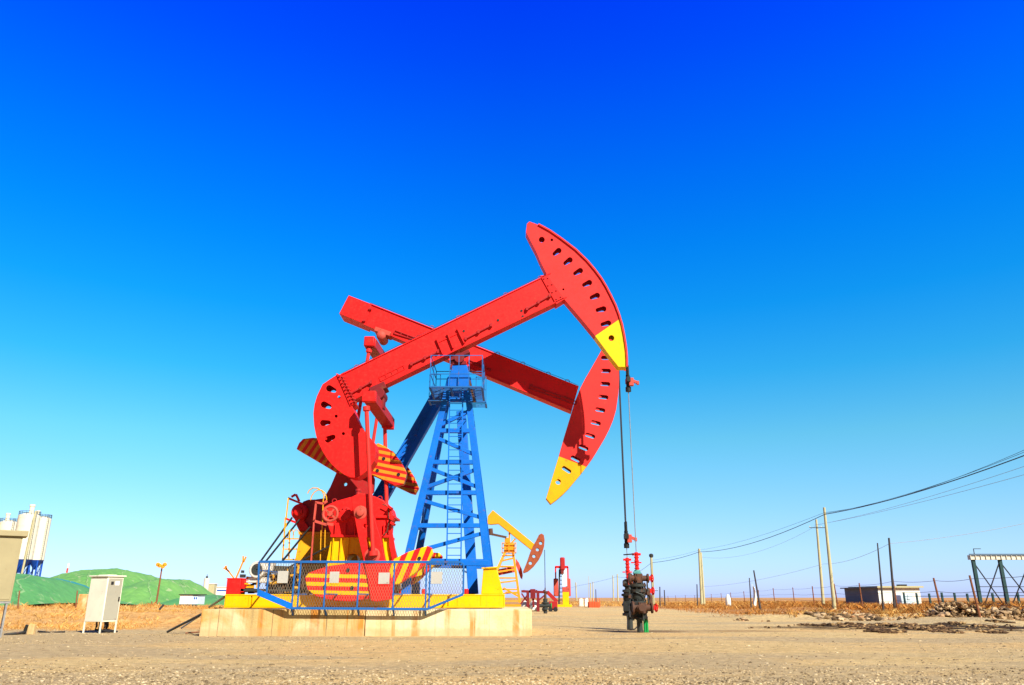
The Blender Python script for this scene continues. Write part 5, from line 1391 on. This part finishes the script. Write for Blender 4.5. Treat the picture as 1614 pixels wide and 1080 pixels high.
# ------------------------------------------------------------------ poles, cables
def pole(name, label, ub, ut, vt, Y, r0, r1, mat, cat='utility pole', arm=None, group='utility poles along the yard', lampcap=False):
    top = P(ut, vt, Y); xb = PX(ub, Y, .3) ; zb = hgt(xb, Y) - .3
    if not arm and not lampcap:
        tag(MB().tube((xb, Y, zb), top, r0, r1, n=12).build(name, mat, None), label, cat, group); return top
    root = thing(name, label, cat, (xb, Y, zb + .3), group)
    MB().tube((xb, Y, zb), top, r0, r1, n=12).build('shaft', mat, root)
    if arm:
        mb = MB()
        for z, w in arm:
            mb.bar((top.x - w, Y - .12, top.z - z), (top.x + w, Y - .12, top.z - z), .08, .10)
        ar = mb.build('cross_arm', M['iron_grey'], root)
        mb = MB()
        for z, w in arm:
            for d in (-w * .95, w * .95, w * .45): mb.lathe((top.x + d, Y - .12, top.z - z + .04), (0, 0, 1), [(0, .03), (.05, .06), (.09, .04), (.13, .06), (.18, .02)], 8)
        mb.build('insulator', M['white'], ar)
    if lampcap:
        MB().lathe(top - Vector((0, 0, .1)), (0, 0, 1), [(0, .2), (.1, .38), (.5, .42), (.7, .2)], 12).build('transformer_cap', M['iron_grey'], root)
    return top
tA = pole('utility_pole', 'tallest and nearest concrete pole carrying the thick cable', 1315, 1299, 800, 80, .19, .12, M['pole'])
tB = pole('utility_pole', 'slimmer concrete pole with cross arm beside the tallest pole', 1298, 1286.5, 819, 98, .20, .12, M['pole'], arm=((1.0, 1.0),))
tC = pole('utility_pole', 'thicker of two touching concrete poles midway along the cable', 1106, 1102, 865, 140, .26, .20, M['pole'])
tC2 = pole('utility_pole', 'thinner shorter twin of the touching concrete poles', 1110, 1105, 871, 142, .22, .15, M['pole'])
tD = pole('utility_pole', 'concrete pole with round transformer cap behind the wellheads', 1030, 1026.5, 878, 150, .28, .22, M['pole'], lampcap=True, arm=((6.0, .9),))
tE = pole('utility_pole', 'distant pale pole, taller of a close pair beside the wellheads', 974, 973, 905, 300, .30, .22, M['pole'])
tF = pole('utility_pole', 'distant pale pole, shorter of a close pair beside the wellheads', 967, 966, 907, 310, .28, .2, M['pole'])
tG = pole('utility_pole', 'distant bare pole next to the end-on red pumpjack', 909, 907.5, 918, 330, .32, .24, M['pole'], lampcap=False)
tH = pole('utility_pole', 'far thin mast above the pale tank crate', 928, 927.5, 908, 380, .14, .10, M['pole'])
tI = pole('utility_pole', 'shorter thick pale pole behind the white drum crate', 931, 930.5, 919, 360, .30, .25, M['pole'])
tJ = pole('utility_pole', 'pale distant pole above the orange bin', 935, 934.5, 917, 365, .26, .2, M['pole'])
pole('timber_post', 'tallest dark post standing before the low white building', 1410, 1401, 848, 62, .10, .07, M['dark_post'], 'post', group='dark posts in the field')
pole('timber_post', 'thinner dark post leaning beside the tallest dark post', 1392, 1383, 856, 66, .09, .05, M['dark_post'], 'post', group='dark posts in the field')
pole('timber_post', 'sharply leaning dark post with a white sheet caught beside it', 1199, 1188, 899, 82, .11, .07, M['dark_post'], 'post', group='dark posts in the field')
pole('timber_post', 'short thin upright dark post next to the sharply leaning one', 1184, 1181, 911, 100, .09, .06, M['dark_post'], 'post', group='dark posts in the field')
for ub, ut, vt, Y, lb in ((1040, 1040, 925, 120, 'stubby dark post nearest to the capped pole'), (1048, 1047, 930, 125, 'shorter faint dark post second from the capped pole'), (1099, 1098.5, 921, 130, 'dark post standing close to the touching twin poles'), (939.5, 939, 929, 170, 'dark post right above the orange bin')):
    pole('timber_post', lb, ub, ut, vt, Y, .10, .08, M['dark_post'], 'post', group='dark posts in the field')
rnd = random.Random(11)
def cable(label, pts, sag, r, mat=None):
    out = []
    for (a, b), s_ in zip(zip(pts, pts[1:]), sag):
        for k in range(13):
            t = k / 13; q = a.lerp(b, t); q.z -= s_ * 4 * t * (1 - t); out.append(q)
    out.append(pts[-1]); tag(MB().path(out, r, 6).build('power_cable', mat or M['cable'], None), label, 'cable', 'overhead cables')
off = P(1660, 697, 44)
cable('thick dark overhead cable strung from pole to pole', [P(1700, 685, 42), P(1299.5, 811, 80), P(1102, 870, 140), P(1027, 887, 150), P(973, 909, 300), P(908, 924, 330), P(870, 934, 600)], [.5, .9, .3, 1.2, .2, .5], .035)
cable('thin upper wire running just above the thick overhead cable', [P(1700, 670, 42), P(1299.5, 808, 80), P(1103, 867, 140), P(1027, 883, 150)], [.8, .5, .2], .014)
cable('second thin wire weaving above the thick overhead cable', [P(1700, 677, 42.2), P(1299.5, 809.5, 80.2)], [.6], .014)
cable('thin grey wire hung from the cross arm and running on behind', [P(1700, 706, 46), P(1290, 827, 98), P(1104, 878, 145)], [.4, 1.5], .014, M['wire_grey'])
cable('lowest thin grey wire ending at the cross arm of the slimmer pole', [P(1700, 724, 46), P(1283, 828, 98)], [.3], .014, M['wire_grey'])
cable('faint far wire low over the field past the tallest dark post', [P(1700, 805, 60), P(1402, 857, 62), P(1298, 889, 98), P(1107, 925, 140)], [.3, .4, .5], .014, M['wire_grey'])

# ------------------------------------------------------------------ wire fence on the right
wfz = thing('wire_fence', 'rusty post and barbed wire fence running away along the field', 'fence', (27, 48, 0))
fposts = []
for u, vt, w in ((1690, 893, .08), (1536, 907, .075), (1478, 911, .08), (1411, 912, .075), (1357, 919, .075), (1318, 920, .075), (1282, 924, .08), (1251, 926, .08), (1220, 927, .09), (1196, 930, .09), (1173, 932, .09), (1152, 934, .09), (1137, 935, .08), (1121, 936.5, .08), (1095, 938, .08), (1080, 938, .08), (1065, 938.5, .08), (1053, 939, .08), (1043, 940, .08)):
    # where the viewing column meets the fence line
    k = (u - 807.0) / F * CT
    Y = (27 - 48 * .176) / (k - .176) if k - .176 > .005 else 300
    Y = max(36, min(260, Y)) 
    if u < 1260: Y = 102 + (1282 - u) / (1282 - 1173) * 71; Y = min(Y, 230)
    x = PX(u, Y, 1.5); zt_ = P(u, vt, Y).z; b = hgt(x, Y)
    lean = .10 if u > 1450 else rnd.uniform(-.06, .08)
    zt_ = min(max(zt_, b + 1.6), b + 3.0)
    MB().tube((x + lean, Y, b - .2), (x - lean, Y, zt_), w, w * .75, n=8).build('post', M['rust_post'], wfz)
    fposts.append((x, Y, b, zt_))
mb = MB()
for (x0, Y0_, b0, t0), (x1, Y1_, b1, t1) in zip(fposts, fposts[1:]):
    for f_ in (.92, .62, .35):
        pts = []
        for k in range(7):
            t = k / 6; pts.append((x0 + (x1 - x0) * t, Y0_ + (Y1_ - Y0_) * t, (b0 + (t0 - b0) * f_) * (1 - t) + (b1 + (t1 - b1) * f_) * t - .35 * t * (1 - t)))
        mb.path(pts, .012, 4)
mb.build('barbed_wire', M['iron_brown'], wfz)
fg = thing('picket_row', 'row of short teal green pickets in the grass beyond the wire fence', 'fence', (60, 90, 0))
for k in range(11):
    u = 1426 + k * 20; Yk = 84 - k * 1.2; x = PX(u, Yk, 1); MB().bar((x, Yk, 0), (x, Yk, P(u, 934 + (k % 3) * .8, Yk).z), .16, .16).build('picket', M['teal_post'], fg)
mb = MB(); a, b = P(1426, 940, 84), P(1626, 939, 72); mb.bar(a, b, .05, .06); mb.build('rail', M['teal_post'], fg)
# left fence posts
for u, vt, vb, lb in ((31, 931, 950, 'thin rusty stake in dry grass before the dark green heap'), (122, 931, 950, 'thin rusty stake beside the tan block wall')):
    x = PX(u, 55, 1); mb = MB(); mb.tube((x, 55, 0), (PX(u + 1, 55, 2), 55, P(u, vt, 55).z), .05, .04, n=8); tag(mb.build('stake', M['rust_post'], None), lb, 'post')

# ------------------------------------------------------------------ building, gantry, white things on the right
Yg = 112.0
x0, x1 = PX(1385, Yg, 1.5), PX(1451, Yg, 1.5); zt_ = P(1400, 926.5, Yg).z
bd = thing('field_building', 'low flat roofed building with white front and a side coloured dark as shade', 'building', ((x0 + x1) / 2, Yg, 0))
mb = MB(); mb.span((x0, Yg, -.1), (x1, Yg + 9, zt_)); mb.build('wall', M['white_clean'], bd)
xs_ = PX(1341, Yg + 7, 1.5)
mb = MB(); mb.add([(x0 - .005, Yg - .01, -.1), (x0 - .005, Yg - .01, zt_ - .05), (xs_, Yg + 7, zt_ - .05), (xs_, Yg + 7, -.1), (x0 - .005, Yg + 9, -.1), (x0 - .005, Yg + 9, zt_ - .05), (xs_, Yg + 9, zt_ - .05), (xs_, Yg + 9, -.1)], [(0, 1, 2, 3), (4, 7, 6, 5), (0, 4, 5, 1), (3, 2, 6, 7), (1, 5, 6, 2)]); mb.build('side_wall', M['shaded_side'], bd)  # side turned from the sun, its shade painted as dark grey
mb = MB(); mb.span((x0 - .2, Yg - .4, zt_), (x1 + .4, Yg + 9.3, zt_ + .22)); rf = mb.build('roof', M['pole'], bd)
mb = MB(); mb.add([(x0 - .2, Yg - .35, zt_ - .045), (xs_ - .5, Yg + 6.9, zt_ - .045), (xs_ - .5, Yg + 9.3, zt_ - .045), (x0 - .2, Yg + 9.3, zt_ - .045)] + [(x0 - .2, Yg - .35, zt_ + .1), (xs_ - .5, Yg + 6.9, zt_ + .1), (xs_ - .5, Yg + 9.3, zt_ + .1), (x0 - .2, Yg + 9.3, zt_ + .1)], [(0, 1, 2, 3), (7, 6, 5, 4), (0, 4, 5, 1), (1, 5, 6, 2), (2, 6, 7, 3), (3, 7, 4, 0)]); mb.build('side_eave', M['shaded_side'], bd)
mb = MB(); mb.span((x0 + 3.6, Yg + 1, zt_ + .22), (x0 + 4.6, Yg + 2, zt_ + .45)); mb.build('roof_vent', M['iron'], rf)
p = PX(1435, Yg - 6, 1); mb = MB(); mb.span((p - 1.2, Yg - 6, 0), (p + .4, Yg - 4.4, P(1435, 938, Yg - 6).z)); mb.poly([(p - .2, 2.0), (p - .5, 1.0), (p + .1, 1.0)], Yg - 6.1, Yg - 5.9); tag(mb.build('storage_tank', M['blue_cabin'], None, bevel=.1), 'pale blue storage box standing before the white building front', 'tank')

Yq = 66.0
gt = thing('steel_gantry', 'pale girder on dark steel posts with crossed braces beyond the wire fence', 'gantry', (PX(1560, Yq, 0), Yq, 0))
zt_ = P(1540, 882, Yq).z
gx = [PX(1549, Yq, 0), PX(1592, Yq, 0), PX(1640, Yq, 0), PX(1690, Yq, 0)]
for k, x in enumerate(gx):
    MB().bar((x, Yq, -.1), (x, Yq, zt_), .25, .22).build('post', M['teal_post'], gt)
mb = MB(); mb.bar((gx[0] - .35, Yq - .05, zt_ + .16), (gx[3] + .3, Yq - .05, zt_ + .16), .36, .32, up=(0, 1, 0))
for k in range(20):
    x = gx[0] - .3 + k * .42; mb.bar((x, Yq - .26, zt_ - .02), (x, Yq - .26, zt_ + .34), .04, .06)
gd = mb.build('girder', M['white'], gt)
mb = MB(); mb.bar((gx[0] - .4, Yq - .3, zt_ + .40), (gx[3] + .3, Yq - .3, zt_ + .40), .06, .12); mb.bar((gx[0] + .2, Yq, zt_ + .4), (gx[0] + .2, Yq, zt_ + .85), .05, .05); mb.bar((gx[0] + .2, Yq, zt_ + .85), (gx[0] + .8, Yq, zt_ + .85), .05, .05); mb.build('top_rail', M['iron_grey'], gd)
mb = MB()
for a, b in zip(gx, gx[1:]):
    mb.bar((a, Yq, .2), (b, Yq, zt_ - .1), .07, .07); mb.bar((a, Yq + .1, zt_ - .1), (b, Yq + .1, .2), .07, .07); mb.bar((a, Yq - .1, zt_ * .5), (b, Yq - .1, zt_ * .5), .05, .05)
mb.build('cross_brace', M['iron'], gt)
mb = MB(); mb.span((gx[0] + .6, Yq + 1, 0), (gx[1] - .3, Yq + 1.6, .55)); mb.tube((gx[0] + 1.2, Yq + .6, .62), (gx[0] + 1.9, Yq + .6, .62), .25, n=10); tag(mb.build('pump_skid', M['iron'], None, bevel=.03), 'dark low pump unit on the ground between the gantry posts', 'pump')

mb = MB(); x = PX(1147.5, 130, 1); r = .42; mb.lathe((x, 130, 0), (0, 0, 1), [(0, r * .9), (.5, r), (1.15, r * .95), (1.5, r * .7), (1.7, r * .35), (1.78, .05)], 16); tag(mb.build('white_dome_tank', M['white_clean'], None), 'small white domed tank showing above the grass', 'tank')
mb = MB(); x = PX(1190, 110, 1.5)
cl = []
for j in range(13):
    for i in range(6):
        a, b = i / 5, j / 12
        cl.append(Vector((x - .25 + a * .35 + .12 * math.sin(b * 4), 110 + .15 * math.sin(a * 7 + b * 3), 3.0 - b * 2.6 - a * .5)))
mb.add(cl, [(j * 6 + i, j * 6 + i + 1, (j + 1) * 6 + i + 1, (j + 1) * 6 + i) for j in range(12) for i in range(5)])
ob = mb.build('plastic_sheet', M['white_clean'], None); so_ = ob.modifiers.new('thick', 'SOLIDIFY'); so_.thickness = .02
tag(ob, 'white plastic sheet caught on the sharply leaning post', 'plastic sheet')

# ------------------------------------------------------------------ grass, rubble, clods, gravel (nobody could count these)
def blade(mb_, p, h, w, lean, yaw):
    d = Vector((math.cos(yaw), math.sin(yaw), 0)); n_ = Vector((-d.y, d.x, 0))
    t = p + n_ * lean + Vector((0, 0, h)); m_ = p + n_ * lean * .35 + Vector((0, 0, h * .55))
    mb_.add([p - d * w / 2, p + d * w / 2, m_ + d * w * .35, t, m_ - d * w * .35], [(0, 1, 2, 3, 4)])
rnd = random.Random(5)
def tuft(mb_, x, y, h, n, spread, w):
    for k in range(n):
        p = G(x + rnd.gauss(0, spread), y + rnd.gauss(0, spread)); p.z -= .03
        blade(mb_, p, h * rnd.uniform(.35, 1.2), w * rnd.uniform(.6, 1.3), rnd.gauss(0, h * .75), rnd.uniform(0, 6.3))
mb = MB()
for k in range(8500):    # bank on the left
    y = 34.5 + 36 * rnd.random() ** 1.3; x = -rnd.uniform(11.5, 38) * (y / 40)
    if x > -11.6 - (y - 35) * .05 and y < 40: continue
    if nz(x * .30, y * .30, 9) < rnd.uniform(-.15, .35): continue
    tuft(mb, x, y, rnd.uniform(.06, .24) * (1 + .8 * ss(y, 42, 60)), 12, .26, .008 + y * .00022)
setting(mb.build('dry_grass', M['grass'], None, smooth=False), 'stuff', 'dry orange grass over the bank on the left')
mb = MB()
for k in range(2600):    # field edge left, up to the heaps
    y = rnd.uniform(62, 115); x = -rnd.uniform(22, 75) * (y / 75)
    tuft(mb, x, y, rnd.uniform(.12, .42), 10, .7, .022)
setting(mb.build('dry_grass', M['reed'], None, smooth=False), 'stuff', 'taller rusty grass before the green heaps')
mb = MB()
for k in range(11000):    # field on the right
    t = rnd.random(); y = 54 + 126 * t ** 1.5; x0 = 14 + (y - 50) * .10
    x = x0 + rnd.random() ** .9 * (y * .72 - x0 + 6)
    d = x - fence_x(y)
    dens = .15 + .85 * ss(d, -3, 2) if y < 95 else .9
    if rnd.random() > dens or nz(x * .15, y * .15, 2) < -.35: continue
    tuft(mb, x, y, rnd.uniform(.25, .7) * (1.0 if d > -1 else .6), 12, .40 + y * .004, .008 + y * .00035)
mbf = mb; mb = MB()
for k in range(1500):
    y = rnd.uniform(50, 58); x = rnd.uniform(.34, .74) * y
    if nz(x * .33, y * .33, 7) < .08: continue
    tuft(mb, x, y, rnd.uniform(.15, .42), 9, .2, .03)
setting(mbf.build('dry_grass', M['reed'], None, smooth=False), 'stuff', 'rusty orange grass of the field behind the wire fence')
setting(mb.build('dry_grass', M['grass'], None, smooth=False), 'stuff', 'straw coloured tufts among the stones along the field edge')
mb = MB()
for k in range(1500):    # beyond the yard in the middle distance
    y = rnd.uniform(125, 260); x = rnd.uniform(.02, .30) * y
    tuft(mb, x, y, rnd.uniform(.2, .5), 6, .8, .09)
setting(mb.build('dry_grass', M['grass'], None, smooth=False), 'stuff', 'pale dry grass on the far side of the yard')
mb = MB()
for k in range(1700):
    y = rnd.gauss(50.8, 1.3); x = rnd.uniform(.27, .75) * y
    if nz(x * .22, y * .1, 15) < .06: continue
    r = rnd.choice((.04, .06, .09, .12, .17)); p = G(x, y); mb.rock(p + Vector((0, 0, r * .3)), r, (1.2, 1, .75), .4)
for cxu, n_, hgt_ in ((1503, 300, .85), (1525, 120, .5), (1572, 130, .40), (1606, 220, .50)):
    for k in range(n_):
        y = rnd.gauss(50, .7); xc = PX(cxu, 50, .4); dx = rnd.gauss(0, .75); p = G(xc + dx, y); p.z += max(0, hgt_ * (1 - (dx / 1.6) ** 2)) * rnd.random()
        mb.rock(p, .05 + .15 * rnd.random() ** 2, (1.1, 1, .8), .5)
for k in range(260):
    y = rnd.uniform(56, 76); x = rnd.uniform(.28, .46) * y; r = rnd.choice((.05, .08, .12, .2))
    if nz(x * .25, y * .1, 33) < 0: continue
    mb.rock(G(x, y) + Vector((0, 0, r * .3)), r, (1.4, 1, .7), .4)
setting(mb.build('rubble', M['rubble'], None, smooth=False), 'stuff', 'broken stones heaped along the field edge')
mb = MB()
for k in range(500):
    a = rnd.uniform(0, 6.28); rr = rnd.random() ** .6; x, y = 18.5 + 8.6 * rr * math.cos(a), 36.6 + 3.4 * rr * math.sin(a)
    if nz(x * .28, y * 1.3, 21) < .02: continue
    r = rnd.choice((.02, .03, .05)); mb.rock(G(x, y) + Vector((0, 0, r * .6)), r, (1.3, 1, .8), .4)
def GP(u, v):
    lo, hi = 13.0, 90.0
    for _ in range(40):
        m_ = (lo + hi) / 2
        if P(u, v, m_).z > 0: lo = m_
        else: hi = m_
    return P(u, v, lo)
for (u0, v0, u1, v1, n_) in ((1262, 986, 1345, 991, 150), (1340, 990, 1418, 998, 200), (1322, 985, 1360, 986, 90), (1385, 987, 1440, 991, 240), (1415, 990, 1510, 999, 260), (1485, 986, 1512, 989, 150), (1462, 991, 1490, 993, 110), (1540, 989, 1560, 991, 90), (1370, 997, 1412, 999, 100), (1552, 996, 1574, 998, 60), (1565, 984, 1590, 985, 50)):
    a, b = GP(u0, v0), GP(u1, v1)
    for k in range(int(n_ * 1.8)):
        t = rnd.random(); q = a.lerp(b, t); w_ = .22 * (1 - abs(2 * t - 1)) + .05
        x, y = q.x + rnd.gauss(0, .18), q.y + rnd.gauss(0, w_ * .8); r = .022 + .065 * rnd.random() ** 2
        mb.rock(G(x, y) + Vector((0, 0, r * .35 + .05 * rnd.random() * (1 - abs(2 * t - 1)))), r, (1.5, 1, .8), .45)
setting(mb.build('mud_clods', M['clod'], None, smooth=False), 'stuff', 'dark clods of dug-over soil on the right of the yard')
mb = MB()
cnt = 0
while cnt < 19000:
    y = 12.8 + 24 * rnd.random() ** 2.0; x = rnd.uniform(-.72, .72) * y
    s_ = nz(x * .12, y * .4, 40)
    dens = .10 + .9 * ss(18.0 - y, 0, 4) * ss(s_, -.35, .2) + .55 * ss(-x, 2, 9) * ss(s_, -.3, .3)
    if rnd.random() > dens: continue
    r = .008 + .020 * rnd.random() ** 3
    mb.rock(G(x, y) + Vector((0, 0, r * .25)), r, (1.2, 1, .7), .3); cnt += 1
for k in range(130):
    y = rnd.uniform(14, 34); x = rnd.uniform(-.7, .7) * y
    r = rnd.uniform(.015, .045); mb.rock(G(x, y) + Vector((0, 0, r * .1)), r, (1.3, 1, .6), .4)
setting(mb.build('gravel', M['gravel'], None, smooth=False), 'stuff', 'loose grey and tan gravel strewn over the yard')

# ------------------------------------------------------------------ sky, sun, camera
to_sun = Vector((2.0, -2.9, 2.8)).normalized()
el = math.asin(to_sun.z); az = math.atan2(to_sun.x, to_sun.y)
w = bpy.data.worlds.new('World'); S.world = w; w.use_nodes = True
t = NT(w.node_tree); bg = t.n['Background']
sky = t.new('ShaderNodeTexSky', sky_type='NISHITA'); sky.sun_disc = False
sky.sun_elevation = el; sky.sun_rotation = az; sky.altitude = 0; sky.air_density = 1.0; sky.dust_density = .6; sky.ozone_density = 2.0
# deep saturated blue air: the physical sky filtered by a tint that depends only on elevation
d_ = t.new('ShaderNodeTexCoord').outputs['Generated']
sz = t.new('ShaderNodeSeparateXYZ'); t.l.new(d_, sz.inputs[0])
TINT = [(0.0, (.68, .84, 1.7)), (.012, (.64, .82, 1.6)), (.0314, (.57, .78, 1.28)), (.0694, (.52, .74, 1.02)), (.1237, (.43, .77, .94)), (.1868, (.316, .830, .912)), (.2659, (.103, .804, 1.083)), (.3439, (.021, .742, 1.283)),
        (.4192, (.004, .660, 1.498)), (.4904, (0, .550, 1.724)), (.5564, (0, .427, 1.943)), (.6166, (0, .314, 2.153)), (.68, (0, .22, 2.35)), (.76, (0, .10, 1.0)), (1.0, (0, .04, .35))]
tint = t.ramp(sz.outputs[2], [(p, tuple(x / 2.4 for x in c)) for p, c in TINT])
vm = t.new('ShaderNodeVectorMath', operation='MULTIPLY'); t.l.new(sky.outputs[0], vm.inputs[0]); t.l.new(tint, vm.inputs[1])
vs_ = t.new('ShaderNodeVectorMath', operation='SCALE'); t.l.new(vm.outputs[0], vs_.inputs[0]); vs_.inputs['Scale'].default_value = 2.4 * .933
back = t.ramp(t.math('ADD', t.math('MULTIPLY', sz.outputs[1], .5), .5), [(.35, .22), (.70, 1.0)])
side = t.ramp(t.math('ADD', t.math('MULTIPLY', sz.outputs[0], .5), .5), [(.28, 1.08), (.50, 1.0), (.75, 1.10)])
back = t.mix(1.0, back, side, 'MULTIPLY')
vb_ = t.new('ShaderNodeVectorMath', operation='MULTIPLY'); t.l.new(vs_.outputs[0], vb_.inputs[0]); t.l.new(back, vb_.inputs[1])
t.l.new(vb_.outputs[0], bg.inputs[0])
bg.inputs[1].default_value = .10
sl = bpy.data.lights.new('sun', 'SUN'); sl.energy = 5.0; sl.angle = R(.53); sl.color = (1.0, .93, .79)
so = bpy.data.objects.new('sun', sl); C.objects.link(so); so.location = (20, -30, 40)
so.rotation_euler = (-to_sun).to_track_quat('-Z', 'Y').to_euler()
cam = bpy.data.cameras.new('camera'); cam.sensor_width = 36; cam.lens = F / 1614 * 36; cam.clip_start = .1; cam.clip_end = 20000
co = bpy.data.objects.new('camera', cam); C.objects.link(co); co.location = (0, 0, HC); co.rotation_euler = (math.pi / 2 + TH, 0, 0)
S.camera = co
S.view_settings.view_transform = 'Standard'; S.view_settings.look = 'None'; S.view_settings.exposure = .85; S.view_settings.gamma = 1
